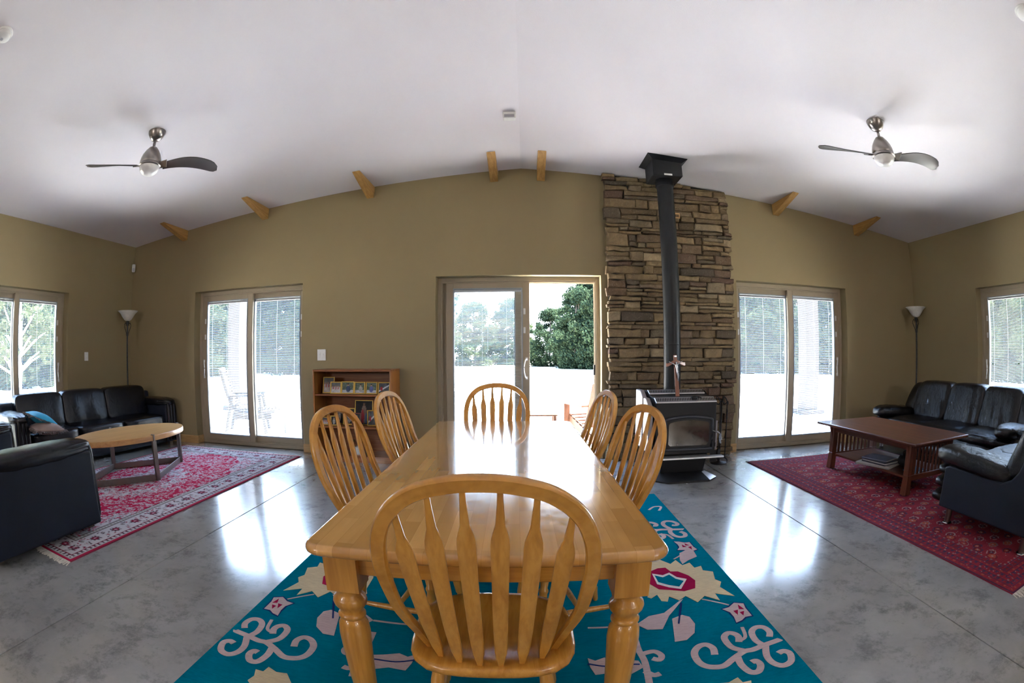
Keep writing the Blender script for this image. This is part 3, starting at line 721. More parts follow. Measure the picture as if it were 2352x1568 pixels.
# ------------------------------------------------------------------ dining table
TC = (-0.123, 2.149); TR = math.radians(1.15)
tb = thing('dining_table', 'long honey-coloured wooden dining table with turned legs on the teal rug', 'table', (TC[0], TC[1], 0.012), TR)
def rrect(w, d, r, n=6):
    out = []
    for (cx_, cy_, a0) in ((w / 2 - r, d / 2 - r, 0), (-w / 2 + r, d / 2 - r, PI / 2), (-w / 2 + r, -d / 2 + r, PI), (w / 2 - r, -d / 2 + r, 1.5 * PI)):
        for k in range(n + 1): a = a0 + k * PI / 2 / n; out.append((cx_ + r * math.cos(a), cy_ + r * math.sin(a)))
    return out
def slab_edge(m, w, d, r, prof):
    """prof: (inset, z) from bottom to top; makes a closed slab"""
    rings = [[(x, y, z) for x, y in rrect(w - 2 * i, d - 2 * i, max(0.004, r - i))] for i, z in prof]
    n = len(rings[0]); vs = [p for q in rings for p in q]; fs = []
    for k in range(len(rings) - 1):
        for i in range(n): j = (i + 1) % n; fs.append((k * n + i, k * n + j, (k + 1) * n + j, (k + 1) * n + i))
    fs.append(tuple(range(n - 1, -1, -1))); fs.append(tuple((len(rings) - 1) * n + i for i in range(n)))
    m.add(vs, fs); return m
TH = 0.748
m = slab_edge(MB(), 0.905, 2.26, 0.055, [(0.022, TH - 0.032), (0.008, TH - 0.030), (0.001, TH - 0.024), (0.0, TH - 0.017), (0.002, TH - 0.010), (0.008, TH - 0.003), (0.016, TH)])
part('tabletop', m, M_top, tb, smooth='auto', ang=60, wn_=True)
for (a, b) in (((-0.34, -1.035, 0), (0.34, -1.012, 0)), ((-0.34, 1.012, 0), (0.34, 1.035, 0))):
    part('apron', MB().box((a[0], a[1], TH - 0.115), (b[0], b[1], TH - 0.03)), wood('honey_wood_apron', (0.60, 0.295, 0.048), (0.42, 0.18, 0.022), (1.8, 26, 26), 0.28, 0.5) if a[1] < 0 else bpy.data.materials['honey_wood_apron'], tb, bevel=0.003, seg=1)
for s in (-1, 1): part('apron', MB().box((s * 0.385 - 0.0115, -0.985, TH - 0.115), (s * 0.385 + 0.0115, 0.985, TH - 0.03)), M_honeyx, tb, bevel=0.003, seg=1)
LP = [(0.001, 0), (0.024, 0.0), (0.028, 0.03), (0.030, 0.06), (0.024, 0.075), (0.030, 0.09), (0.034, 0.15), (0.043, 0.36), (0.046, 0.43), (0.043, 0.465), (0.034, 0.482), (0.040, 0.490), (0.040, 0.497),
      (0.033, 0.503), (0.034, 0.512), (0.046, 0.528), (0.049, 0.54), (0.046, 0.552), (0.036, 0.562), (0.036, 0.575), (0.045, 0.59)]
for sx in (-1, 1):
    for sy in (-1, 1):
        m = MB().at((sx * 0.375, sy * 1.01, 0)); m.lathe(LP, 28); m.box((-0.046, -0.046, 0.585), (0.046, 0.046, TH - 0.03))
        part('leg', m, M_honey, tb, smooth='auto', ang=50)

# ------------------------------------------------------------------ arrow-back windsor chairs
def seat_mb():
    m = MB(); rings = []; n = 36
    def out(a, s):
        c, si = math.cos(a), math.sin(a); k = 3.7 if si < 0 else 2.8
        w = 0.226; d = 0.222
        r = (abs(c / w) ** k + abs(si / d) ** k) ** (-1 / k)
        return (r * c * s * (1.0 if si > 0 else 0.985), r * si * s + 0.008)
    prof = [(0.80, 0.405), (0.93, 0.410), (0.985, 0.420), (1.0, 0.431), (0.985, 0.442), (0.95, 0.447), (0.88, 0.447), (0.75, 0.441), (0.55, 0.434), (0.3, 0.431)]
    vs = []
    for s, z in prof:
        for k in range(n):
            x, y = out(2 * PI * k / n, s); zz = z
            if 0.5 < s < 0.9 and z > 0.43: zz += 0.006 * max(0, 1 - abs(x) / 0.06) * (1 if y > 0.05 else 0)
            if y < -0.12 and s < 0.95 and z > 0.425: zz = 0.447
            vs.append((x, y, zz))
    fs = []
    for i in range(len(prof) - 1):
        for k in range(n): j = (k + 1) % n; fs.append((i * n + k, i * n + j, (i + 1) * n + j, (i + 1) * n + k))
    fs.append(tuple(range(n - 1, -1, -1))); b = (len(prof) - 1) * n
    vs.append((0, 0.01, 0.430)); c = len(vs) - 1
    for k in range(n): fs.append((b + k, b + (k + 1) % n, c))
    m.add(vs, fs); return m
HB = [(0.158, 0.0), (0.18, 0.09), (0.207, 0.185), (0.216, 0.275), (0.221, 0.35), (0.212, 0.425), (0.184, 0.488), (0.132, 0.535), (0.066, 0.557)]
BY, BZ = -0.165, 0.440
TILT = math.atan2(0.175, 0.54)
def bp(x, h, fw=0.0): return Vector((x, BY - h * math.sin(TILT) + fw * max(0, 1 - h / 0.30) ** 1.2, BZ + h * math.cos(TILT)))
def chair(label, loc, rz):
    o = thing('dining_chair', label, 'chair', loc, rz, 'arrow-back dining chairs around the table')
    part('seat', seat_mb(), M_honeyx, o, smooth='auto', ang=60)
    pts = smooth_path([bp(-x, h, 0.065) for x, h in HB] + [bp(0, 0.563)] + [bp(x, h, 0.065) for x, h in reversed(HB)], 5)
    nrm = Vector((0, math.cos(TILT), math.sin(TILT)))
    k = 0.0115; q = 0.0165
    sec = [(-q, -k * 0.6), (-q * 0.8, -k), (-q * 0.3, -k * 0.9), (0, -k * 1.05), (q * 0.3, -k * 0.9), (q * 0.8, -k), (q, -k * 0.6), (q, k * 0.6), (q * 0.8, k), (-q * 0.8, k), (-q, k * 0.6)]
    sc = []
    N = len(pts)
    for i in range(N):
        f = min(i, N - 1 - i) / (N / 2); sc.append((0.62 + 0.38 * min(1, f * 2.2), 0.8 + 0.2 * min(1, f * 2.2)))
    m = MB(); m.sweep(pts, sec, False, nrm, sc); part('back_bow', m, M_bow, o, smooth='auto', ang=50)
    for i, (xf, xt, ht) in enumerate(((-0.126, -0.172, 0.505), (-0.077, -0.103, 0.542), (-0.0255, -0.035, 0.555), (0.0255, 0.035, 0.555), (0.077, 0.103, 0.542), (0.126, 0.172, 0.505))):
        A = bp(xf, -0.008) + Vector((0, -0.020 + 2.4 * xf * xf, 0)); B = bp(xt, ht)
        d = (B - A); side = d.cross(nrm).normalized(); up = side.cross(d).normalized()
        W_ = [(0, 0.0065, 0.0065), (0.05, 0.008, 0.007), (0.13, 0.0145, 0.006), (0.30, 0.0165, 0.0055), (0.60, 0.0178, 0.0055), (0.765, 0.0190, 0.0055), (0.795, 0.0175, 0.0055), (0.85, 0.0095, 0.006), (0.94, 0.0064, 0.006), (1.0, 0.0055, 0.0055)]
        vs = []; fs = []
        bow = 0.012
        for t_, w, th in W_:
            c = A + d * t_ - up * (bow * math.sin(t_ * PI))
            for (a, b) in ((-w, -th * .5), (-w * .8, -th), (w * .8, -th), (w, -th * .5), (w, th * .5), (w * .8, th), (-w * .8, th), (-w, th * .5)): vs.append(tuple(c + side * a + up * b))
        for r_ in range(len(W_) - 1):
            for k_ in range(8): j = (k_ + 1) % 8; fs.append((r_ * 8 + k_, r_ * 8 + j, r_ * 8 + 8 + j, r_ * 8 + 8 + k_))
        fs.append(tuple(range(7, -1, -1))); fs.append(tuple((len(W_) - 1) * 8 + k_ for k_ in range(8)))
        m = MB(); m.add(vs, fs); part('spindle', m, M_honey, o, smooth='auto', ang=40)
    lp = [(0.010, 0), (0.0125, 0.02), (0.0145, 0.12), (0.0175, 0.2), (0.013, 0.22), (0.019, 0.26), (0.0205, 0.40), (0.0205, 0.55), (0.0165, 0.66), (0.0195, 0.68), (0.0195, 0.70), (0.0145, 0.72), (0.0195, 0.85), (0.017, 1)]
    P = {}
    for sx in (-1, 1):
        for sy in (-1, 1):
            a = Vector((sx * 0.195, 0.175 if sy > 0 else -0.215, 0)); b = Vector((sx * 0.135, 0.125 if sy > 0 else -0.13, 0.412)); P[sx, sy] = (a, b)
            m = MB(); m.rod(a, b, lp, 14); part('leg', m, M_honey, o, smooth='auto', ang=50)
    sp = [(0.007, 0), (0.011, 0.15), (0.014, 0.5), (0.011, 0.85), (0.007, 1)]
    mid = []
    for sx in (-1, 1):
        a = P[sx, 1][0].lerp(P[sx, 1][1], 0.42); b = P[sx, -1][0].lerp(P[sx, -1][1], 0.42); mid.append(a.lerp(b, 0.5))
        m = MB(); m.rod(a, b, sp, 12); part('side_stretcher', m, M_honey, o, smooth='auto')
    m = MB(); m.rod(mid[0], mid[1], sp, 12); part('cross_stretcher', m, M_honey, o, smooth='auto')
    return o
M_bow = wood('bent_wood', (0.60, 0.295, 0.048), (0.42, 0.18, 0.022), (9, 9, 9), 0.28, 0.5, (0.66, 0.35, 0.07))
CZ = 0.012
c0 = chair('near dining chair at the camera end of the table, its back to the viewer', (-0.086, 1.185, CZ), math.radians(1))
for (x, y, r, l) in ((-0.203, 3.165, 180, 'far dining chair at the window end of the table, facing the viewer'),
                     (-0.490, 1.885, -98, 'nearer dining chair on the left side of the table'),
                     (-0.476, 2.69, -97, 'farther dining chair on the left side of the table, by the bookcase'),
                     (0.178, 1.90, 102, 'nearer dining chair on the right side of the table, overlapping the stove'),
                     (0.146, 2.73, 98, 'farther dining chair on the right side of the table, before the stone column')):
    dup(c0, (x, y, CZ), math.radians(r), l)

# ------------------------------------------------------------------ bookcase and what stands on it
bk = thing('bookcase', 'low reddish wood bookcase with photographs against the far wall', 'bookcase', (-1.925, 5.28, 0))
HW, FY, BYY, HT = 0.478, -0.18, 0.195, 1.05
for s in (-1, 1): part('side_panel', MB().box((s * HW - (0.02 if s > 0 else 0), FY, 0), (s * HW + (0.02 if s < 0 else 0), BYY, HT - 0.02)), wood('shelf_side', (0.33, 0.12, 0.022), (0.21, 0.062, 0.011), (22, 22, 1.6), 0.4, 0.2) if s < 0 else bpy.data.materials['shelf_side'], bk, bevel=0.004, seg=2)
part('top_panel', MB().box((-HW, FY, HT - 0.025), (HW, BYY, HT)), M_shelf, bk, bevel=0.004, seg=2)
part('back_panel', MB().box((-HW + 0.02, BYY - 0.008, 0.05), (HW - 0.02, BYY - 0.002, HT - 0.025)), M_shelf, bk)
for zz in (0.772, 0.408, 0.075): part('shelf', MB().box((-HW + 0.02, FY + 0.012, zz - 0.02), (HW - 0.02, BYY - 0.008, zz)), M_shelf, bk, bevel=0.002, seg=1)
part('plinth', MB().box((-HW + 0.02, FY + 0.02, 0.0), (HW - 0.02, FY + 0.035, 0.055)), M_shelf, bk)
M_gold = simple('gold_frame', (0.50, 0.33, 0.075), 0.35, 0.55, var=0.15)
M_redf = simple('dark_red_frame', (0.16, 0.035, 0.02), 0.4)
def vcol_mat(name, rough=0.5, bump=None, spec=0.4, coat=0):
    t = NT(name); a = t.n('VertexColor', layer_name='Col'); t.set(color=a.outputs[0], rough=rough, spec=spec, coat=coat)
    if bump: t.bump(t.noise(t.coord(), bump, 2), 0.5, 0.004)
    return t.m
M_print = vcol_mat('photo_print', 0.45, spec=0.2)
def grid_col(name, w, h, nx, ny, C, mat, parent, loc, rot=(0, 0, 0), thick=0):
    """upright or flat printed sheet, C[ny+1, nx+1, 3] linear colours"""
    X, Y = np.meshgrid(np.linspace(-w / 2, w / 2, nx + 1), np.linspace(0, h, ny + 1))
    co = np.stack([X, Y * 0, Y], -1) if not thick else np.stack([X, Y - h / 2, Y * 0 + thick], -1)
    i = np.arange(nx * ny); r = i // nx; c = i % nx; a = r * (nx + 1) + c
    F = np.stack([a, a + 1, a + nx + 2, a + nx + 1], -1)
    me = bpy.data.meshes.new(name); me.vertices.add(len(co.reshape(-1, 3))); me.vertices.foreach_set('co', co.reshape(-1).astype(np.float32))
    me.loops.add(F.size); me.loops.foreach_set('vertex_index', F.reshape(-1)); me.polygons.add(len(F)); me.polygons.foreach_set('loop_start', np.arange(len(F)) * 4)
    me.update(calc_edges=True); me.validate()
    at = me.color_attributes.new('Col', 'FLOAT_COLOR', 'POINT'); D = np.ones((C.shape[0] * C.shape[1], 4), np.float32); D[:, :3] = C.reshape(-1, 3); at.data.foreach_set('color', D.reshape(-1))
    me.materials.append(mat); o = link(name, me, parent, loc); o.rotation_euler = rot; return o
def snap(kind, seed, nx=26, ny=26):
    R = np.random.RandomState(seed); y, x = np.mgrid[0:1:(ny + 1) * 1j, 0:1:(nx + 1) * 1j]; x = x - 0.5
    def nz(s):
        g = R.rand(s + 2, s + 2); yy = y * s; xx = (x + 0.5) * s; i = yy.astype(int); j = xx.astype(int); fy = yy - i; fx = xx - j
        return g[i, j] * (1 - fy) * (1 - fx) + g[i + 1, j] * fy * (1 - fx) + g[i, j + 1] * (1 - fy) * fx + g[i + 1, j + 1] * fy * fx
    n = nz(6)[..., None]; n2 = nz(12)[..., None]
    def ell(cx, cy, a, b): return (((x - cx) / a) ** 2 + ((y - cy) / b) ** 2 < 1)[..., None]
    if kind == 'group':
        C = 0.10 + 0.10 * n * np.array([0.8, 0.9, 1.0])
        C = np.where(y[..., None] < 0.55, 0.35 + 0.3 * n2 * np.array([1, 0.95, 1.0]), C)
        for k in range(7):
            cx = -0.4 + 0.13 * k; C = np.where(ell(cx, 0.45, 0.06, 0.12), np.array([[0.5, 0.48, 0.5], [0.45, 0.12, 0.12]][k % 2]) * (0.6 + 0.6 * n), C); C = np.where(ell(cx, 0.62, 0.035, 0.06), np.array([0.45, 0.27, 0.2]), C)
    elif kind == 'sitter':
        C = np.array([0.10, 0.13, 0.10]) * (0.5 + 1.4 * n2); C = np.where(y[..., None] < 0.3, np.array([0.45, 0.47, 0.5]) * (0.5 + 0.9 * n), C)
        cc = R.uniform(-0.1, 0.1); cl = [(0.05, 0.07, 0.13), (0.35, 0.33, 0.30), (0.10, 0.12, 0.28)][seed % 3]
        C = np.where(ell(cc, 0.38, 0.2, 0.3), np.array(cl) * (0.7 + 0.6 * n), C); C = np.where(ell(cc - 0.02, 0.76, 0.075, 0.1), np.array([0.42, 0.26, 0.19]), C); C = np.where(ell(cc - 0.02, 0.84, 0.08, 0.06), np.array([0.05, 0.035, 0.025]), C)
    elif kind == 'plane':
        C = np.array([0.08, 0.09, 0.10]) * (0.5 + 1.3 * n); d = np.abs(y - 0.5 - x * 0.6)[..., None]; C = np.where(d < 0.07, np.array([0.6, 0.62, 0.66]), C); C = np.where(ell(-0.25, 0.45, 0.12, 0.2), np.array([0.35, 0.04, 0.05]), C)
    elif kind == 'robe':   # plain stand-in: a pale upright figure shape on dark ground
        C = np.array([0.012, 0.010, 0.012]) * (0.5 + n); C = np.where(ell(0, 0.42, 0.17 , 0.42), np.array([0.24, 0.16, 0.12]) * (0.6 + 0.6 * n), C)
        C = np.where(ell(-0.08, 0.34, 0.09, 0.30), np.array([0.30, 0.03, 0.035]), C); C = np.where(ell(0.13, 0.25, 0.07, 0.24), np.array([0.08, 0.12, 0.2]), C); C = np.where(ell(0, 0.84, 0.06, 0.07), np.array([0.16, 0.09, 0.05]), C)
    else:
        C = np.array([0.03, 0.028, 0.025]) * (0.6 + n); C = np.where(ell(0, 0.4, 0.22, 0.33), np.array([0.30, 0.29, 0.27]) * (0.4 + 1.2 * n2), C); C = np.where(ell(0, 0.78, 0.09, 0.1), np.array([0.35, 0.25, 0.2]), C)
    return C
def frame(x, y, z, w, h, kind, seed, label, group, mat=None, lean=12, rz=0, b=0.012):
    o = thing('picture_frame', label, 'picture frame', (x, y, z), math.radians(rz), group); mat = mat or M_gold
    m = MB(); R = Matrix.Rotation(-math.radians(lean), 4, 'X'); m.M = R
    for p, q in (((-w / 2, 0), (-w / 2 + b, h)), ((w / 2 - b, 0), (w / 2, h)), ((-w / 2 + b, 0), (w / 2 - b, b)), ((-w / 2 + b, h - b), (w / 2 - b, h))): m.box((p[0], -0.012, p[1]), (q[0], 0.0, q[1]))
    part('border', m, mat, o, bevel=0.002, seg=1)
    m = MB(); m.M = R; m.box((-w / 2 + 0.004, -0.003, 0.004), (w / 2 - 0.004, 0.002, h - 0.004)); part('backing', m, M_black, o)
    grid_col('picture', w - 2 * b + 0.002, h - 2 * b + 0.002, 26, 26, snap(kind, seed), M_print, o, R @ Vector((0, -0.0045, b - 0.001)), (-math.radians(lean), 0, 0))
    m = MB(); s = math.sin(math.radians(lean)); hh = h * 0.7
    m.hexa([(-0.018, 0.001, 0.0), (0.018, 0.001, 0.0), (0.018, hh * s + 0.045, 0), (-0.018, hh * s + 0.045, 0), (-0.012, hh * s + 0.001, hh), (0.012, hh * s + 0.001, hh), (0.012, hh * s + 0.004, hh), (-0.012, hh * s + 0.004, hh)])
    part('easel_back', m, M_black, o); return o
G1, G2 = 'framed photographs on the top shelf', 'framed pictures on the middle shelf'
ZA, ZB, ZC = 0.7725, 0.4085, 0.0755
frame(-2.262, 5.24, ZA, 0.147, 0.19, 'group', 3, 'tall gold-framed group photograph at the left end of the top shelf', G1)
frame(-2.145, 5.185, ZA, 0.137, 0.138, 'group', 4, 'small gold-framed pink and white group photograph, second on the top shelf', G1, rz=2)
frame(-1.998, 5.19, ZA, 0.160, 0.142, 'sitter', 6, 'gold-framed photograph of someone in dark clothes, third on the top shelf', G1)
frame(-1.850, 5.19, ZA, 0.134, 0.137, 'sitter', 7, 'gold-framed photograph of someone in pale clothes, fourth on the top shelf', G1)
frame(-1.708, 5.19, ZA, 0.143, 0.138, 'sitter', 8, 'gold-framed photograph of someone in blue, fifth on the top shelf', G1, rz=-4)
frame(-1.560, 5.19, ZA, 0.146, 0.136, 'plane', 9, 'gold-framed photograph with a white diagonal, at the right end of the top shelf', G1, rz=-3)
frame(-1.842, 5.285, ZB, 0.222, 0.285, 'robe', 1, 'largest gold-framed picture, a pale robed figure on black, middle shelf', G2, lean=8, b=0.009)
frame(-2.022, 5.27, ZB, 0.146, 0.195, 'mono', 2, 'gold-framed grey portrait left of the largest picture on the middle shelf', G2)
frame(-2.165, 5.30, ZB, 0.125, 0.195, 'mono', 5, 'gold-framed picture farther left at the back of the middle shelf', G2)
frame(-1.720, 5.23, ZB, 0.118, 0.18, 'plane', 12, 'gold-framed picture right of the largest one on the middle shelf', G2, rz=14)
frame(-1.893, 5.165, ZB, 0.116, 0.152, 'mono', 14, 'small dark-red-framed picture standing in front of the largest one', G2, M_redf, rz=-6)
frame(-2.175, 5.165, ZB, 0.092, 0.115, 'mono', 15, 'small gold-framed picture at the front of the middle shelf', G2)
frame(-2.292, 5.19, ZB, 0.10, 0.095, 'group', 16, 'smallest gold-framed picture at the left front of the middle shelf', G2)
po = thing('potted_plant', 'small white pot with a trailing green plant on the bottom shelf', 'plant', (-1.895, 5.22, ZC))
part('pot', MB().lathe([(0.030, 0), (0.042, 0.045), (0.045, 0.08), (0.049, 0.082), (0.049, 0.09), (0.041, 0.09), (0.038, 0.07)], 24), M_white, po, smooth='auto')
for k in range(7):
    a = k * 0.9; L = 0.09 + 0.03 * (k % 3); m = MB()
    m.tube(smooth_path([(0, 0, 0.075), (0.02 * math.cos(a), 0.02 * math.sin(a), 0.11), (L * 0.6 * math.cos(a), L * 0.6 * math.sin(a), 0.10 + L * 0.6)], 4), 0.0015, 5); part('stem', m, M_leafl, po)
    c = Vector((L * 0.6 * math.cos(a), L * 0.6 * math.sin(a), 0.10 + L * 0.6)); m = MB().at(c, a, 0, 0.5)
    m.add([(0, 0, 0), (0.015, 0.013, 0.004), (0.04, 0, 0.001), (0.015, -0.013, 0.004), (0.015, 0, 0.008), (0.015, 0, -0.001)], [(0, 1, 4), (1, 2, 4), (2, 3, 4), (3, 0, 4), (1, 0, 5), (2, 1, 5), (3, 2, 5), (0, 3, 5)]); part('leaf', m, M_leafl, po)

# ------------------------------------------------------------------ teal rug: carved pile, every motif raised
def pile_mat(name, c, var=0.32, bump=1.0):
    t = NT(name); v = t.coord((22, 110, 60)); n = t.noise(v, 1.0, 4, 0.75); n2 = t.noise(t.coord(), 6, 3)
    col = t.mix(n, tuple(k * (1 - var) for k in c), tuple(min(1, k * (1 + var)) for k in c))
    t.set(color=t.mix(t.ramp(n2, [(0.3, (0, 0, 0)), (0.8, (0.25, 0.25, 0.25))]), col, tuple(k * 0.7 for k in c)), rough=0.95, spec=0.0)
    t.bump(n, bump, 0.006); return t.m
P_teal = pile_mat('teal_pile', (0.0, 0.155, 0.235)); P_pink = pile_mat('pale_pink_pile', (0.52, 0.40, 0.40)); P_cream = pile_mat('cream_pile', (0.60, 0.49, 0.32))
P_mag = pile_mat('magenta_pile', (0.32, 0.012, 0.06)); P_blue = pile_mat('navy_pile', (0.02, 0.04, 0.16)); P_wht = pile_mat('white_pile', (0.66, 0.62, 0.60))
RG = {"P":{"flower":[[0.634,2.314],[0.682,2.493],[0.73,2.567],[0.787,2.575],[0.837,2.497],[0.882,2.544],[0.901,2.464],[0.953,2.488],[0.959,2.412],[1.005,2.427],[0.995,2.366],[1.046,2.333],[1.022,2.236],[1.044,2.196],[1.015,2.14],[1.052,2.019],[0.963,2.078],[0.961,1.998],[0.901,2.067],[0.844,2.011],[0.805,2.093],[0.759,2.054],[0.72,2.106],[0.699,2.055],[0.67,2.068],[0.665,2.14],[0.626,2.105],[0.61,2.122],[0.63,2.176]],"mag":[[0.665,2.341],[0.694,2.42],[0.748,2.453],[0.793,2.452],[0.808,2.396],[0.85,2.386],[0.892,2.323],[0.91,2.251],[0.881,2.163],[0.814,2.143],[0.739,2.176],[0.689,2.194],[0.657,2.262]],"whi":[[0.698,2.388],[0.752,2.356],[0.796,2.381],[0.822,2.315],[0.869,2.279],[0.804,2.171],[0.747,2.204],[0.694,2.255]],"tea":[[0.706,2.363],[0.745,2.328],[0.789,2.355],[0.809,2.297],[0.846,2.26],[0.802,2.199],[0.754,2.229],[0.706,2.276]],"leafup":[[0.937,2.641],[1.039,2.712],[1.027,2.567],[0.957,2.526],[0.907,2.481],[0.908,2.538]],"leaf1":[[0.782,2.063],[0.669,1.916],[0.609,1.804],[0.54,1.812],[0.501,1.866],[0.573,1.931],[0.651,1.946],[0.758,2.048]],"drop":[[0.675,1.884],[0.73,1.908],[0.76,1.881],[0.766,1.812],[0.74,1.737],[0.689,1.689],[0.634,1.687],[0.654,1.782]],"sflower":[[0.94,1.907],[0.978,1.915],[1.02,1.95],[1.064,1.927],[1.055,1.881],[1.055,1.8],[1.02,1.8],[0.993,1.777],[0.958,1.764],[0.967,1.818],[0.965,1.865]],"dot1":[[1.031,1.925],[1.044,1.871],[1.019,1.88]],"dot2":[[0.985,1.872],[1.011,1.876],[0.992,1.829]],"dot3":[[1.01,1.849],[1.036,1.854],[1.016,1.814]],"leaf2":[[0.252,1.623],[0.28,1.601],[0.319,1.62],[0.377,1.598],[0.451,1.576],[0.462,1.527],[0.399,1.485],[0.339,1.512],[0.269,1.504],[0.255,1.558]],"bflower":[[0.714,1.347],[0.759,1.339],[0.804,1.359],[0.811,1.32],[0.847,1.32],[0.832,1.277],[0.842,1.237],[0.735,1.148],[0.648,1.179],[0.644,1.259]]},"T":{"bstem":[[0.761,2.026],[0.724,1.922],[0.692,1.831]],"stem2":[[0.877,2.037],[0.931,1.993],[0.988,1.939]],"s1":[[0.77,1.544],[0.779,1.594],[0.759,1.63],[0.722,1.623],[0.69,1.579],[0.688,1.515],[0.708,1.475],[0.745,1.456],[0.784,1.456],[0.838,1.492],[0.899,1.526],[0.942,1.526],[1.004,1.54],[1.103,1.556]],"s2":[[0.901,1.531],[0.859,1.578],[0.855,1.656],[0.884,1.69],[0.91,1.678],[0.92,1.646],[0.906,1.605]],"s2b":[[0.906,1.611],[0.95,1.635],[0.968,1.717]],"s3":[[0.999,1.542],[0.983,1.593],[0.993,1.66],[1.027,1.692],[1.063,1.681],[1.074,1.634],[1.055,1.594]],"s4":[[1.007,1.533],[0.979,1.458],[0.983,1.399],[1.015,1.365],[1.06,1.38],[1.082,1.435],[1.063,1.463],[1.035,1.456]],"s5":[[0.857,1.495],[0.851,1.437],[0.867,1.377],[0.901,1.369],[0.927,1.408],[0.92,1.441],[0.899,1.439]],"v1":[[0.472,1.764],[0.468,1.66],[0.475,1.562],[0.462,1.415]],"v2":[[0.477,1.624],[0.528,1.634],[0.552,1.598],[0.537,1.568],[0.511,1.583]],"v3":[[0.462,1.5],[0.49,1.467],[0.517,1.471]],"h1":[[0.279,1.868],[0.375,1.863],[0.501,1.866]],"u1":[[0.886,3.017],[0.979,3.022],[1.109,2.991]],"u2":[[0.987,3.02],[0.979,3.114],[1.027,3.171],[1.073,3.147],[1.051,3.076],[1.021,3.078]],"u3":[[1.019,3.001],[0.991,2.896],[1.029,2.858],[1.074,2.907],[1.061,2.958]],"u4":[[0.886,3.017],[0.873,3.109],[0.9,3.179],[0.95,3.188],[0.959,3.118]],"u5":[[0.89,2.966],[0.925,2.899],[0.974,2.852]],"u6":[[0.955,3.516],[1.015,3.587],[1.07,3.576],[1.03,3.485]],"bl":[[0.248,1.582],[0.32,1.555],[0.411,1.555],[0.451,1.549]]}}
RC = (-0.093, 2.40); RW, RL = 2.415, 3.10
rug = thing('rug', 'teal hooked wool rug with pink scrolls and cream flowers under the dining table', 'rug', (RC[0], RC[1], 0))
m = slab_edge(MB(), RW, RL, 0.01, [(0.0, 0.0005), (0.0, 0.008), (0.004, 0.0115)]); part('ground', m, P_teal, rug)
FLIPS = [(1, 1), (-1, 1)]
def rp_(p, fx, fy): return (fx * (p[0] - RC[0]), fy * (p[1] - 2.30) + 2.30 - RC[1])
def poly_part(name, pts, mat, fx, fy, h=0.0135, cut=True, parent=None):
    P = [rp_(p, fx, fy) for p in pts]
    lim = lambda q: (max(-RW / 2 + 0.004, min(RW / 2 - 0.004, q[0])), max(-RL / 2 + 0.004, min(RL / 2 - 0.004, q[1])))
    P = [lim(q) for q in P]
    area = sum(P[i][0] * P[(i + 1) % len(P)][1] - P[(i + 1) % len(P)][0] * P[i][1] for i in range(len(P)))
    if area < 0: P.reverse()
    m = MB(); m.prism(P, 'z', 0.009, h); me = m.mesh(name, mat); bm = bmesh.new(); bm.from_mesh(me); bmesh.ops.recalc_face_normals(bm, faces=bm.faces)
    bmesh.ops.triangulate(bm, faces=[f for f in bm.faces if len(f.verts) > 4]); bm.to_mesh(me); bm.free()
    o = link(name, me, parent or rug)
    return o
def stroke(name, pts, w, mat, fx, fy, h=0.0132, taper=True):
    P = smooth_path([(*rp_(p, fx, fy), 0.0105) for p in pts], 5); n = len(P)
    P = [Vector((max(-RW / 2 + w, min(RW / 2 - w * 0.7, p.x)), max(-RL / 2 + w, min(RL / 2 - w, p.y)), p.z)) for p in P]
    SK[0] = (SK[0] + 1) % 9; h += 0.00012 * SK[0]
    m = MB(); hh = (h - 0.008) / 2
    m.sweep(P, [(-w / 2, -hh), (w / 2, -hh), (w / 2, hh * 0.6), (w * 0.35, hh), (-w * 0.35, hh), (-w / 2, hh * 0.6)], False, (0, 0, 1))
    return part(name, m, mat, rug)
SK = [0]
def outline(pts, g):
    c = (sum(p[0] for p in pts) / len(pts), sum(p[1] for p in pts) / len(pts))
    return [(c[0] + (p[0] - c[0]) * (1 + g / max(0.02, math.hypot(p[0] - c[0], p[1] - c[1]))), c[1] + (p[1] - c[1]) * (1 + g / max(0.02, math.hypot(p[0] - c[0], p[1] - c[1])))) for p in pts]
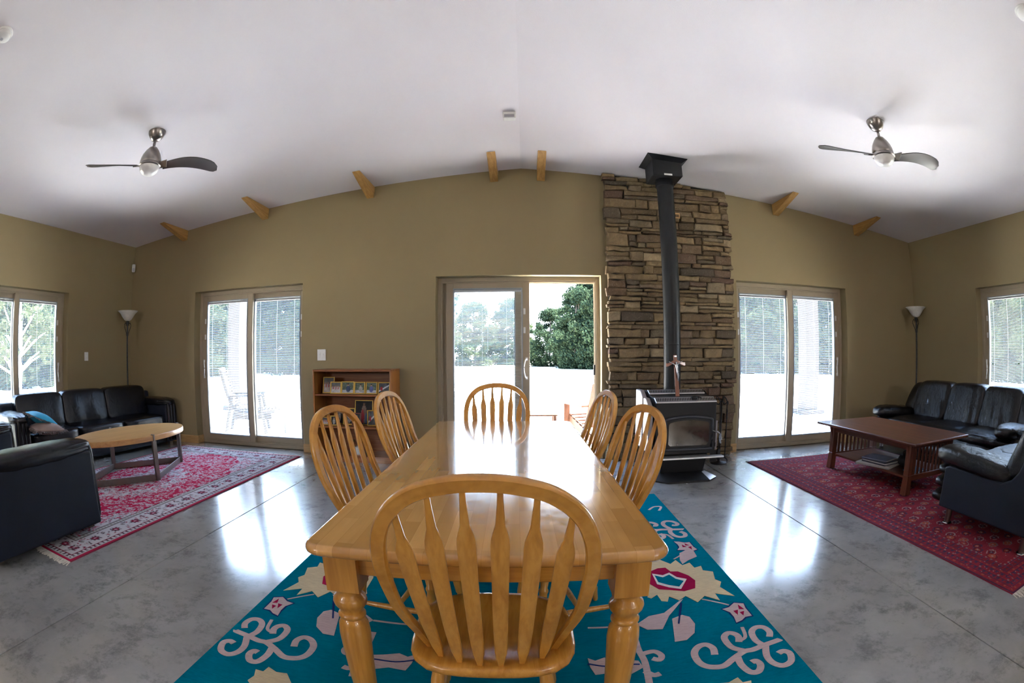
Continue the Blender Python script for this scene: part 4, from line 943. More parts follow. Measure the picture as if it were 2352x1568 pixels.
for fx in (1, -1):
    for fy in (1, -1):
        Q, S = RG['P'], RG['T']
        if fy == 1:
            f = poly_part('flower', Q['flower'], P_cream, fx, fy, 0.0135)
            poly_part('flower_centre', Q['mag'], P_mag, fx, fy, 0.0142); poly_part('flower_heart', Q['whi'], P_wht, fx, fy, 0.0148); poly_part('flower_bud', Q['tea'], P_teal, fx, fy, 0.0153)
            stroke('bud_line', [Q['whi'][1], Q['tea'][6], Q['tea'][5]], 0.006, P_wht, fx, fy, 0.0165)
            poly_part('leaf', Q['leafup'], P_pink, fx, fy)
        poly_part('leaf', Q['leaf1'], P_pink, fx, fy); poly_part('leaf', Q['drop'], P_pink, fx, fy); stroke('leaf_vein', S['bstem'], 0.011, P_blue, fx, fy, 0.0145)
        poly_part('flower_edge', outline(Q['sflower'], 0.010), P_blue, fx, fy, 0.0125); poly_part('small_flower', Q['sflower'], P_pink, fx, fy, 0.0136)
        for d in ('dot1', 'dot2', 'dot3'): poly_part('petal_spot', Q[d], P_mag, fx, fy, 0.0145)
        stroke('stem', S['stem2'], 0.011, P_pink, fx, fy)
        for k in ('s1', 's2', 's2b', 's3', 's4', 's5'): stroke('scroll', S[k], 0.032 if k != 's2b' else 0.018, P_pink, fx, fy)
        for k in ('v1', 'v2', 'v3', 'h1'): stroke('vine', S[k], 0.028 if k != 'h1' else 0.014, P_pink, fx, fy)
        stroke('leaf_vein', S['bl'], 0.012, P_blue, fx, fy, 0.0145); poly_part('leaf', Q['leaf2'], P_pink, fx, fy)
        poly_part('flower', Q['bflower'], P_cream, fx, fy); cb = [(0.745 + 0.07 * math.cos(a), 1.19 + 0.05 * math.sin(a)) for a in [k * PI / 6 for k in range(12)]]
        poly_part('flower_centre', cb, P_wht, fx, fy, 0.0143)
for fx in (1, -1):
    for k in ('u6',): stroke('scroll', RG['T'][k], 0.02, P_pink, fx, 1)

# ------------------------------------------------------------------ woven oriental rugs
M_weave = vcol_mat('woven_wool', 0.95, 300, 0.1)
def rug_grid(W_, L_, cell): return int(W_ / cell), int(L_ / cell)
def flat_rug(name, label, x, y, w, l, rz, C, group=None):
    o = thing(name, label, 'rug', (x, y, 0), rz, group)
    m = MB(); m.box((-w / 2, -l / 2, 0.0005), (w / 2, l / 2, 0.0085)); part('backing', m, simple('rug_backing', (0.25, 0.02, 0.05), 0.9), o)
    ny, nx = C.shape[0] - 1, C.shape[1] - 1
    p = grid_col('woven_pile', w, l, nx, ny, C, M_weave, o, (0, 0, 0), thick=0.0105)
    return o
def rosette(C, X, Y, cx, cy, r, col_ring, col_in, col_c, petals=8, ph=0.0):
    dx, dy = X - cx, Y - cy; d = np.hypot(dx, dy); a = np.arctan2(dy, dx)
    rr = r * (0.82 + 0.18 * np.cos(petals * a + ph))
    C[d < rr] = col_ring; C[d < rr * 0.66] = col_in; C[d < rr * 0.3] = col_c
def persian():
    W_, L_ = 1.95, 3.62; nx, ny = rug_grid(W_, L_, 0.0085); R = np.random.RandomState(4)
    X, Y = np.meshgrid(np.linspace(-W_ / 2, W_ / 2, nx + 1), np.linspace(-L_ / 2, L_ / 2, ny + 1))
    de = np.minimum(W_ / 2 - np.abs(X), L_ / 2 - np.abs(Y)); dxe = W_ / 2 - np.abs(X); dye = L_ / 2 - np.abs(Y)
    red = np.array([0.42, 0.008, 0.055]); wht = np.array([0.50, 0.47, 0.50]); dk = np.array([0.07, 0.035, 0.05]); pk = np.array([0.55, 0.30, 0.38]); gy = np.array([0.26, 0.24, 0.22])
    C = np.empty(X.shape + (3,)); C[:] = red
    s = np.where(dxe < dye, Y, X)   # running coordinate along the border
    C[de > 0.022] = gy
    C[(de > 0.03) & (de < 0.075)] = wht
    k = (de > 0.036) & (de < 0.069) & (np.abs(((s / 0.045) % 1) - 0.5) < 0.24 + 0.1 * np.sin(de * 200)); C[k] = dk
    C[(de > 0.075) & (de < 0.085)] = red * 0.5
    C[(de > 0.085) & (de < 0.26)] = wht
    for ax in (0, 1):
        half = (L_ if ax == 0 else W_) / 2 - 0.17; n = int(2 * half / 0.115)
        for i in range(n + 1):
            t_ = -half + 2 * half * i / n
            for sg in (-1, 1):
                cx, cy = (sg * (W_ / 2 - 0.172), t_) if ax == 0 else (t_, sg * (L_ / 2 - 0.172))
                if i % 2 == 0: rosette(C, X, Y, cx, cy, 0.050, dk, red * 0.55, pk)
                else:
                    rosette(C, X, Y, cx + (0.03 if ax == 0 else 0), cy + (0.03 if ax else 0), 0.024, gy, wht, red, 5); rosette(C, X, Y, cx - (0.035 if ax == 0 else 0), cy - (0.035 if ax else 0), 0.022, dk, gy, wht, 5)
    for i in range(2600):   # leaf dashes in the border
        cx, cy = R.uniform(-W_ / 2, W_ / 2), R.uniform(-L_ / 2, L_ / 2); d = min(W_ / 2 - abs(cx), L_ / 2 - abs(cy))
        if 0.095 < d < 0.25:
            a = R.rand() * PI; u = (X - cx) * math.cos(a) + (Y - cy) * math.sin(a); v = -(X - cx) * math.sin(a) + (Y - cy) * math.cos(a)
            C[((u / 0.017) ** 2 + (v / 0.006) ** 2 < 1)] = dk if R.rand() < 0.6 else red * 0.6
    C[(de > 0.26) & (de < 0.270)] = dk; C[(de > 0.270) & (de < 0.31)] = gy
    C[(de > 0.275) & (de < 0.305) & (np.abs(((s / 0.035) % 1) - 0.5) < 0.25)] = wht
    C[(de > 0.31) & (de < 0.32)] = dk
    ins = de > 0.32; C[ins] = red
    hx, hy = W_ / 2 - 0.32, L_ / 2 - 0.32
    cor = ins & ((np.abs(X) / hx) ** 1.3 + (np.abs(Y) / hy) ** 1.3 > 1.32 + 0.06 * np.cos(14 * np.arctan2(Y / hy, X / hx))); C[cor] = wht
    ang = np.arctan2(Y / 1.5, X); md = np.hypot(X / 0.36, Y / 0.62); C[ins & (md < 1 + 0.09 * np.cos(16 * ang))] = wht; C[ins & (md < 0.62 + 0.07 * np.cos(12 * ang))] = red * 0.8; C[ins & (md < 0.3 + 0.05 * np.cos(8 * ang))] = wht
    base = C.copy(); 
    for i in range(4200):  # flowers and tendrils
        cx, cy = R.uniform(-hx, hx), R.uniform(-hy, hy); ii, jj = int((cy + L_ / 2) / L_ * ny), int((cx + W_ / 2) / W_ * nx)
        onred = base[ii, jj, 0] < 0.5; r = R.uniform(0.010, 0.023)
        sl = (slice(max(0, ii - 6), ii + 7), slice(max(0, jj - 6), jj + 7))
        sub = C[sl]; rosette(sub, X[sl], Y[sl], cx, cy, r, wht if onred else (red if R.rand() < 0.6 else dk), red * 0.7 if onred else wht, pk if onred else red, 5 + i % 3, R.rand() * 6)
    return W_, L_, np.clip(C, 0, 1)
PW, PL, PC = persian()
lr = flat_rug('rug', 'red and ivory floral patterned rug with fringed ends on the left', -3.668, 3.42, PW, PL, math.radians(-0.3), PC)
def turkoman():
    W_, L_ = 2.05, 3.78; nx, ny = rug_grid(W_, L_, 0.0085); R = np.random.RandomState(9)
    X, Y = np.meshgrid(np.linspace(-W_ / 2, W_ / 2, nx + 1), np.linspace(-L_ / 2, L_ / 2, ny + 1))
    de = np.minimum(W_ / 2 - np.abs(X), L_ / 2 - np.abs(Y)); dxe = W_ / 2 - np.abs(X); dye = L_ / 2 - np.abs(Y); s = np.where(dxe < dye, Y, X)
    red = np.array([0.19, 0.016, 0.026]); dk = np.array([0.045, 0.02, 0.05]); wh = np.array([0.26, 0.19, 0.19]); org = np.array([0.26, 0.06, 0.035]); nv = np.array([0.05, 0.025, 0.06])
    C = np.empty(X.shape + (3,)); C[:] = red
    C[de < 0.014] = dk
    for d0, sp, col, w_ in ((0.04, 0.07, org, 0.010), (0.085, 0.045, nv, 0.012), (0.12, 0.09, wh * 0.8, 0.008), (0.155, 0.05, nv, 0.012), (0.19, 0.07, org, 0.010), (0.285, 0.05, wh * 0.7, 0.008)):
        C[(np.abs(de - d0) < w_) & (np.abs(((s / sp) % 1) - 0.5) < w_ / sp)] = col
    for d0 in (0.06, 0.105, 0.17, 0.212, 0.27): C[np.abs(de - d0) < 0.0035] = dk
    C[np.abs(de - 0.24) < 0.022] = red * 0.8
    C[(np.abs(de - 0.24) < 0.016) & ((np.abs(((s / 0.06) % 1) - 0.5) < 0.18))] = nv
    def gul(cx, cy, a, b, ring, fill):
        dx, dy = np.abs(X - cx) / a, np.abs(Y - cy) / b; q = np.maximum(np.maximum(dx, dy), (dx + dy) / 1.42)
        an = np.arctan2(Y - cy, X - cx)
        C[(q < 1)] = ring; C[(q < 1) & (q > 0.86) & (np.cos(an * 22) > 0)] = red; C[q < 0.72] = fill; C[(q < 0.42)] = dk if ring[0] > 0.2 else org; C[q < 0.17] = wh
    for j in range(-11, 12):
        for i in range(-6, 7):
            cx = i * 0.128; cy = j * 0.148 + (0.074 if i % 2 else 0)
            if W_ / 2 - abs(cx) < 0.36 or L_ / 2 - abs(cy) < 0.36: continue
            gul(cx, cy, 0.052, 0.040, *[(wh, red * 0.7), (nv, red * 0.5), (wh * 0.6, org)][(i + j) % 3])
    for j in range(-24, 25):
        for sg in (-1, 1):
            cy = j * 0.15
            if L_ / 2 - abs(cy) < 0.3: continue
            gul(sg * (W_ / 2 - 0.335), cy + 0.05, 0.045, 0.05, *[(nv, red * 0.6), (wh * 0.7, red), (red * 0.6, org)][j % 3])
    for k in range(2600):
        cx, cy = R.uniform(-W_ / 2, W_ / 2), R.uniform(-L_ / 2, L_ / 2); d = min(W_ / 2 - abs(cx), L_ / 2 - abs(cy))
        if d < 0.03: continue
        ii, jj = int((cy + L_ / 2) / L_ * ny), int((cx + W_ / 2) / W_ * nx); C[ii, jj] = [org, wh, nv, red * 1.3][k % 4]
    C *= (0.85 + 0.3 * R.rand(ny + 1, 1))[..., None]
    return W_, L_, np.clip(C, 0, 1)
TW, TL, TCc = turkoman()
rr_ = flat_rug('rug', 'deep red rug with rows of small octagons and fringed ends on the right', 2.512 + TW / 2, 3.03, TW, TL, math.radians(0.6), TCc)
def fringe(o, w, l, col, seed, both=(1, -1), ln=0.06):
    R = random.Random(seed); mt = simple('fringe_yarn', col, 0.95, var=0.2)
    for s in both:
        m = MB(); x = -w / 2
        while x < w / 2:
            dx = R.gauss(0, 0.012); L = ln * R.uniform(0.8, 1.2); y0 = s * (l / 2 - 0.002); y1 = s * (l / 2 + L); t_ = 0.0035
            m.add([(x - t_, y0, 0.002), (x + t_, y0, 0.002), (x + dx + t_, y1, 0.001), (x + dx - t_, y1, 0.001), (x - t_, y0, 0.008), (x + t_, y0, 0.008), (x + dx + t_, y1, 0.004), (x + dx - t_, y1, 0.004)],
                  [(0, 3, 2, 1), (4, 5, 6, 7), (0, 1, 5, 4), (1, 2, 6, 5), (2, 3, 7, 6), (3, 0, 4, 7)]); x += 0.0085
        f = part('fringe', m, mt, o); f['kind'] = 'stuff'
fringe(lr, PW, PL, (0.62, 0.58, 0.52), 1); fringe(rr_, TW, TL, (0.50, 0.47, 0.42), 2)

# ------------------------------------------------------------------ black leather seating, left: rolled arms
def pleat(front, amt, axis_n=9):
    return front
def roll_sofa(name, label, W_, D, n, loc, rz, back_h=0.80, arm_h=0.655, cat='sofa', aw=0.24, grp='black leather seats with rolled arms'):
    o = thing(name, label, cat, loc, rz, grp); f = -D / 2; b = D / 2; iw = W_ - 2 * aw
    for s in (-1, 1):
        x = s * (W_ / 2 - aw / 2)
        m = MB(); m.box((x - aw * 0.46, f + 0.05, 0.045), (x + aw * 0.47 if s > 0 else x + aw * 0.46, b - 0.02, arm_h - 0.09)) if s > 0 else m.box((x - aw * 0.47, f + 0.05, 0.045), (x + aw * 0.46, b - 0.02, arm_h - 0.09))
        a = part('arm', m, M_leap, o, bevel=0.02, seg=3)
        m = MB()
        for k in (-1, 0, 1): m.blob((x + k * 0.058, f + 0.045, (arm_h - 0.02) / 2 + 0.02), (0.07, 0.075, arm_h - 0.12), 3.5, 8)
        part('arm_front', m, M_lea, a, smooth=True)
        def fn(q, p, x=x):
            e = max(0.0, -p.y - 0.45) / 0.55; an = math.atan2(p.z, p.x)
            r = 1 + 0.09 * e * math.sin(an * 13) * (1 - abs(p.y) ** 10) + 0.02 * math.sin(q.y * 30 + an * 2)
            return Vector((x + (q.x - x) * r, q.y, arm_h - 0.065 + (q.z - (arm_h - 0.065)) * r))
        m = MB(); m.blob((x, 0.0, arm_h - 0.065), (aw * 1.0 + 0.025, D - 0.0, 0.135), 2.9, 22, fn); part('arm_roll', m, M_lea, a, smooth=True)
    m = MB(); m.box((-iw / 2 - 0.01, f + 0.05, 0.045), (iw / 2 + 0.01, b - 0.02, 0.30)); part('base', m, M_lea, o, bevel=0.02, seg=3)
    m = MB(); m.box((-W_ / 2 + 0.02, b - 0.16, 0.045), (W_ / 2 - 0.02, b, back_h - 0.07)); part('back_panel', m, M_leap, o, bevel=0.04, seg=3)
    cw = iw / n; R = random.Random(int(W_ * 100))
    for i in range(n):
        x = -iw / 2 + cw * (i + 0.5)
        def fs(q, p):
            return Vector((q.x, q.y, q.z + 0.008 * noise.noise((q.x * 7, q.y * 7, 0.5))))
        m = MB(); m.blob((x, -0.09, 0.355), (cw - 0.006, D - 0.20, 0.17), 6, 12, fs); part('seat_cushion', m, M_lea, o, smooth=True)
        ph = R.random() * 9
        def fb(q, p, x=x, ph=ph):
            w = noise.noise((q.x * 5 + ph, q.z * 2.5, 1.3)) * 0.022
            lean = (q.z - 0.42) * 0.28
            return Vector((q.x, q.y + lean - 0.03 * (1 - abs(p.x) ** 2) * (1 - abs(p.z) ** 2) + w, q.z + 0.004 * (1 - p.x * p.x)))
        m = MB(); m.blob((x, b - 0.30, 0.40 + (back_h - 0.38) / 2), (cw + 0.012, 0.22, back_h - 0.37), 7.5, 16, fb); part('back_cushion', m, M_lea, o, smooth=True)
    for sx in (-1, 1):
        for sy in (-1, 1): part('foot', MB().box((sx * (W_ / 2 - 0.14) - 0.03, sy * (D / 2 - 0.10) - 0.03, 0), (sx * (W_ / 2 - 0.14) + 0.03, sy * (D / 2 - 0.10) + 0.03, 0.05)), M_bronze, o)
    return o
roll_sofa('sofa', 'long black leather three-seat sofa with rolled arms along the left wall', 2.83, 0.86, 3, (-5.40, 4.03, 0.0), math.radians(84))
roll_sofa('loveseat', 'black leather loveseat with rolled arms in the left foreground, its side to the viewer', 1.76, 1.17, 2, (-3.85, 1.665, 0.012), PI, 0.84, 0.665, 'sofa')

# ------------------------------------------------------------------ black leather seating, right: puffy creased cushions on metal legs
def puffy_sofa(name, label, W_, D, n, loc, rz, back_h=0.84):
    o = thing(name, label, 'sofa', loc, rz, 'black leather seats with puffy cushions'); f = -D / 2; b = D / 2; aw = 0.27; iw = W_ - 2 * aw
    for s in (-1, 1):
        x0, x1 = (W_ / 2 - 0.05, W_ / 2) if s > 0 else (-W_ / 2, -W_ / 2 + 0.05)
        prof = [(f + 0.04, 0.115), (b - 0.06, 0.115), (b, 0.16), (b + 0.05, 0.5), (b + 0.06, back_h - 0.06), (b - 0.02, back_h - 0.02), (b - 0.17, 0.66), (b - 0.25, 0.50), (b - 0.31, 0.44), (b - 0.40, 0.405), (f + 0.10, 0.425), (f + 0.05, 0.41)]
        m = MB(); m.prism(prof, 'x', x0, x1); part('side_panel', m, M_leap, o, bevel=0.012, seg=2)
        xc = s * (W_ / 2 - aw / 2 + 0.005)
        def fa(q, p, xc=xc):
            t_ = (q.y - f) / D; dz = -0.035 * max(0, t_ - 0.3) + 0.012 * math.cos(t_ * 5)
            w = noise.noise((q.x * 9, q.y * 16, q.z * 9)) * 0.010
            return Vector((q.x + w * 0.5, q.y, q.z + dz + w))
        m = MB(); m.blob((xc, f + 0.31, 0.475), (aw + 0.03, 0.84, 0.155), 3.0, 16, fa); part('arm_pad', m, M_lea2, o, smooth=True)
        m = MB(); m.blob((xc - s * 0.01, f + 0.24, 0.26), (aw - 0.05, 0.34, 0.30), 5, 8); part('arm_base', m, M_lea2, o, smooth=True)
    m = MB(); m.box((-W_ / 2 + 0.04, f + 0.10, 0.115), (W_ / 2 - 0.04, b - 0.04, 0.26)); part('base', m, M_leap, o, bevel=0.02)
    m = MB(); vs = [(-W_ / 2 + 0.03, b - 0.12, 0.115), (W_ / 2 - 0.03, b - 0.12, 0.115), (W_ / 2 - 0.03, b, 0.115), (-W_ / 2 + 0.03, b, 0.115), (-W_ / 2 + 0.05, b - 0.04, back_h - 0.04), (W_ / 2 - 0.05, b - 0.04, back_h - 0.04), (W_ / 2 - 0.05, b + 0.06, back_h - 0.05), (-W_ / 2 + 0.05, b + 0.06, back_h - 0.05)]
    m.hexa(vs); part('back_panel', m, M_leap, o, bevel=0.03, seg=3)
    def wr(q, p, k=1.0):
        w = noise.noise((q.x * 22, q.y * 6, q.z * 4)) * 0.010 * k
        return Vector((q.x, q.y - w, q.z + w * 0.6))
    for zc, dy, hh in ((0.380, -0.035, 0.10), (0.283, 0.0, 0.125), (0.172, 0.02, 0.125)):
        m = MB(); m.blob((0, f - 0.005 - dy * 0.6, zc), (W_ - 0.01, 0.22, hh), 3.2, 26, wr); part('front_roll', m, M_lea2, o, smooth=True)
    cw = iw / n; R = random.Random(int(W_ * 77))
    for i in range(n):
        x = -iw / 2 + cw * (i + 0.5)
        m = MB(); m.blob((x, f + 0.33, 0.375), (cw + 0.004, 0.74, 0.15), 4, 14, wr); part('seat_cushion', m, M_lea2, o, smooth=True)
        ph = R.random() * 9
        def fb(q, p, ph=ph):
            w = (noise.noise((q.x * 13 + ph + q.z * 2, q.z * 3.0, ph)) * 0.020 + abs(noise.noise((q.x * 26 + ph, q.z * 4, 7))) * 0.014) * (1 - 0.5 * p.z)
            lean = (q.z - 0.42) * 0.45
            return Vector((q.x, q.y + lean - 0.03 * (1 - p.x ** 2) + w, q.z + 0.006 * (1 - p.x * p.x)))
        m = MB(); m.blob((x, b - 0.36, 0.41 + (back_h - 0.39) / 2), (cw + 0.016, 0.27, back_h - 0.37), 6.5, 20, fb); part('back_cushion', m, M_lea2, o, smooth=True)
    for s in (-1, 1):
        def fe(q, p, s=s):
            lean = (q.z - 0.42) * 0.45; w = noise.noise((q.x * 14, q.z * 8, 3)) * 0.014
            return Vector((q.x - s * (q.z - 0.5) * 0.18, q.y + lean + w, q.z))
        m = MB(); m.blob((s * (iw / 2 + 0.11), b - 0.33, 0.42 + (back_h - 0.42) / 2), (0.25, 0.28, back_h - 0.42), 3.6, 14, fe); part('wing_cushion', m, M_lea2, o, smooth=True)
    for sx in (-1, 1):
        for sy in (-1, 1):
            x, y = sx * (W_ / 2 - 0.05), (f + 0.14 if sy < 0 else b - 0.09)
            lg = part('leg', MB().at((x, y, 0)).lathe([(0.028, 0.006), (0.028, 0.118)], 20), M_steel, o, smooth='auto')
            part('foot_disc', MB().at((x, y, 0)).lathe([(0.040, 0.0), (0.042, 0.004), (0.036, 0.011), (0.028, 0.013)], 20), M_chrome, lg, smooth='auto')
    return o
puffy_sofa('sofa', 'black leather three-seat sofa with creased puffy cushions along the right wall', 2.44, 0.98, 3, (5.03, 3.75, 0.012), math.radians(-90))
puffy_sofa('loveseat', 'black leather loveseat on metal legs in the right foreground, its side to the viewer', 1.75, 1.06, 2, (3.905, 1.865, 0.012), PI, 0.87)

# ------------------------------------------------------------------ throw pillows on the left sofa
def pillow(label, loc, rot, mat, size, seed):
    o = thing('pillow', label, 'pillow', loc, 0, 'fringed throw pillows'); o.rotation_euler = rot
    def fn(q, p): k = (1 - abs(p.x) ** 2.6) * (1 - abs(p.y) ** 2.6); return Vector((q.x, q.y, q.z * (0.16 + 0.84 * k)))
    part('cover', MB().blob((0, 0, 0), (size, size, 0.13), 7, 14, fn), mat, o, smooth=True)
    R = random.Random(seed); m = MB(); h = size / 2 - 0.01; n = 46
    for side in range(4):
        for k in range(n):
            t_ = -h + 2 * h * k / n; L = R.uniform(0.035, 0.055); dx = R.gauss(0, 0.008); dz = R.gauss(-0.012, 0.008)
            a = (t_, h); b_ = (t_ + dx, h + L); rot_ = lambda p: [(p[0], p[1]), (p[1], -p[0]), (-p[0], -p[1]), (-p[1], p[0])][side]
            p, q = rot_(a), rot_(b_); m.tube([(p[0], p[1], 0), (q[0], q[1], dz)], 0.0035, 4)
    f = part('fringe', m, simple('pillow_fringe', (0.16, 0.13, 0.12), 0.9, var=0.5, scale=90), o); f['kind'] = 'stuff'
    return o
pillow('flat brown throw pillow with grey fringe, lying under the blue one on the left sofa', (-4.98, 2.98, 0.495), (0.05, 0.06, 1.35), simple('brown_cloth', (0.25, 0.165, 0.13), 0.8), 0.40, 1)
pillow('bright blue throw pillow with dark fringe, leaning at the left sofa arm', (-5.12, 2.985, 0.585), (0.05, 0.34, 1.45), simple('blue_cloth', (0.01, 0.26, 0.42), 0.7), 0.38, 2)

# ------------------------------------------------------------------ oval coffee table
ov = thing('coffee_table', 'oval light oak coffee table with steel strap legs on the left rug', 'table', (-4.0, 3.58, 0.012), math.radians(-5))
A_, B_ = 0.425, 0.775; m = MB(); n = 64; prof = [(0.006, 0.395), (0.0, 0.40), (0.0, 0.444), (0.006, 0.45)]
rings = [[((A_ - i) * math.cos(2 * PI * k / n), (B_ - i) * math.sin(2 * PI * k / n), z) for k in range(n)] for i, z in prof]
vs = [p for r in rings for p in r]; fs = []
for r in range(3):
    for k in range(n): j = (k + 1) % n; fs.append((r * n + k, r * n + j, (r + 1) * n + j, (r + 1) * n + k))
fs.append(tuple(range(n - 1, -1, -1))); fs.append(tuple(3 * n + k for k in range(n))); m.add(vs, fs); part('tabletop', m, M_oak, ov, smooth='auto', ang=60, wn_=True)
ft = [(A_ + 0.004, 0, 0), (0, B_ + 0.004, PI / 2), (-A_ - 0.004, 0, PI), (0, -B_ - 0.004, -PI / 2)]
for (x, y, a) in ft:
    m = MB().at((x, y, 0), a); m.box((-0.012, -0.028, 0), (0.012, 0.028, 0.395)); m.box((0.0, -0.009, 0.39), (0.012, 0.009, 0.458)); m.box((-0.035, -0.009, 0.451), (0.012, 0.009, 0.458))
    part('leg', m, M_steelb if 'M_steelb' in globals() else M_bronze, ov, bevel=0.0015, seg=1)
for i in range(4):
    p, q = Vector(ft[i][:2]), Vector(ft[(i + 1) % 4][:2]); d = q - p; L = d.length; m = MB().at((p.x, p.y, 0), math.atan2(d.y, d.x)); m.box((0.01, -0.007, 0.0), (L - 0.01, 0.007, 0.062))
    part('base_strap', m, M_bronze, ov, bevel=0.0015, seg=1)

# ------------------------------------------------------------------ mission coffee table
mt_ = thing('coffee_table', 'dark cherry mission coffee table with slatted ends on the right rug', 'table', (3.625, 3.67, 0.012), math.radians(1.5))
w, l, h = 0.93, 1.60, 0.485
m = slab_edge(MB(), w, l, 0.012, [(0.012, h - 0.028), (0.002, h - 0.024), (0.0, h - 0.012), (0.004, h - 0.003), (0.010, h)]); part('tabletop', m, M_cherry, mt_, smooth='auto', ang=60, wn_=True)
lx, ly = 0.33, 0.62
for sx in (-1, 1):
    for sy in (-1, 1):
        x, y = sx * lx, sy * ly; a = 0.033; m = MB(); e = 0.012
        m.hexa([(x - a, y - a, 0.17), (x + a, y - a, 0.17), (x + a, y + a, 0.17), (x - a, y + a, 0.17), (x - a, y - a, h - 0.028), (x + a, y - a, h - 0.028), (x + a, y + a, h - 0.028), (x - a, y + a, h - 0.028)])
        m.hexa([(x - a - (e if sx < 0 else 0), y - a - (e if sy < 0 else 0), 0.0), (x + a + (e if sx > 0 else 0), y - a - (e if sy < 0 else 0), 0), (x + a + (e if sx > 0 else 0), y + a + (e if sy > 0 else 0), 0), (x - a - (e if sx < 0 else 0), y + a + (e if sy > 0 else 0), 0), (x - a, y - a, 0.17), (x + a, y - a, 0.17), (x + a, y + a, 0.17), (x - a, y + a, 0.17)])
        part('leg', m, M_cherryl, mt_, bevel=0.003, seg=1)
        m = MB(); yy = y - sy * 0.0
        m.prism([(x + sx * 0.033, h - 0.03), (x + sx * 0.075, h - 0.03), (x + sx * 0.055, h - 0.07), (x + sx * 0.033, h - 0.16)], 'y', y - 0.011, y + 0.011); part('corbel', m, M_cherryl, mt_, bevel=0.002, seg=1)
for sx in (-1, 1): part('long_apron', MB().box((sx * lx - 0.011, -ly + 0.033, h - 0.095), (sx * lx + 0.011, ly - 0.033, h - 0.028)), M_cherry, mt_, bevel=0.002, seg=1)
for sy in (-1, 1):
    part('end_apron', MB().box((-lx + 0.033, sy * ly - 0.011, h - 0.085), (lx - 0.033, sy * ly + 0.011, h - 0.028)), M_cherryx, mt_, bevel=0.002, seg=1)
    part('end_rail', MB().box((-lx + 0.033, sy * ly - 0.013, 0.115), (lx - 0.033, sy * ly + 0.013, 0.165)), M_cherryx, mt_, bevel=0.002, seg=1)
    for k in range(9):
        x = -0.245 + k * 0.0612; part('slat', MB().box((x - 0.0145, sy * ly - 0.006, 0.165), (x + 0.0145, sy * ly + 0.006, h - 0.085)), M_cherryl, mt_)
part('shelf', MB().box((-lx + 0.01, -ly + 0.014, 0.135), (lx - 0.01, ly - 0.014, 0.155)), M_cherry, mt_, bevel=0.002, seg=1)
SZ = 0.012 + 0.1555
def sheet_stack(name, label, cat, x, y, z, w, d, h, rz, cols, grp=None):
    o = thing(name, label, cat, (x, y, z), rz, grp); n = len(cols)
    for k, c in enumerate(cols):
        z0 = h * k / n; j = 0.006 * math.sin(k * 2.3 + x * 9)
        part('cover' if k in (0, n - 1) else 'pages', MB().box((-w / 2 + j, -d / 2 - j, z0 + 0.0002), (w / 2 + j, d / 2 - j, h * (k + 1) / n - 0.0002)), c, o, bevel=0.001, seg=1)
    return o
M_paper = simple('newsprint', (0.50, 0.49, 0.50), 0.8, var=0.25, scale=60); M_mag = simple('magazine_blue', (0.22, 0.26, 0.40), 0.35, var=0.5, scale=12); M_papd = simple('dark_cover', (0.06, 0.06, 0.09), 0.4, var=0.4, scale=14); M_blu = simple('light_blue_cover', (0.03, 0.22, 0.42), 0.4, var=0.5, scale=18)
sheet_stack('newspaper', 'folded newspapers at the bottom of the pile on the dark coffee table shelf', 'newspaper', 3.41, 3.60, SZ, 0.29, 0.42, 0.022, 0.35, [M_paper, M_white, M_paper, M_white])
sheet_stack('book', 'thick dark paperback in the middle of the pile on the dark coffee table shelf', 'book', 3.425, 3.585, SZ + 0.0225, 0.25, 0.33, 0.034, 0.15, [M_papd, M_white, M_papd])
sheet_stack('magazine', 'grey-blue magazine on top of the pile on the dark coffee table shelf', 'magazine', 3.42, 3.60, SZ + 0.057, 0.23, 0.32, 0.012, 0.28, [M_mag, M_white, M_mag])
sheet_stack('magazine', 'light blue magazine lying alone at the near end of the coffee table shelf', 'magazine', 3.56, 3.17, SZ, 0.22, 0.16, 0.016, 0.2, [M_blu, M_white, M_blu])
o = thing('pouch', 'crumpled black pouch beside the pile on the coffee table shelf', 'bag', (3.62, 3.40, SZ), 0.3)
def fp(q, p): return Vector((q.x, q.y, max(0.0005, q.z + noise.noise((q.x * 18, q.y * 18, q.z * 18)) * 0.022)))
part('body', MB().blob((0, 0, 0.055), (0.17, 0.13, 0.11), 3, 12, fp), simple('black_cloth', (0.012, 0.012, 0.014), 0.7), o, smooth=True)
m = MB(); m.tube(smooth_path([(-0.05, 0, 0.10), (-0.03, 0.01, 0.135), (0.03, 0.0, 0.14), (0.055, -0.01, 0.10)], 5), 0.006, 6); part('strap', m, M_black, o, smooth=True)

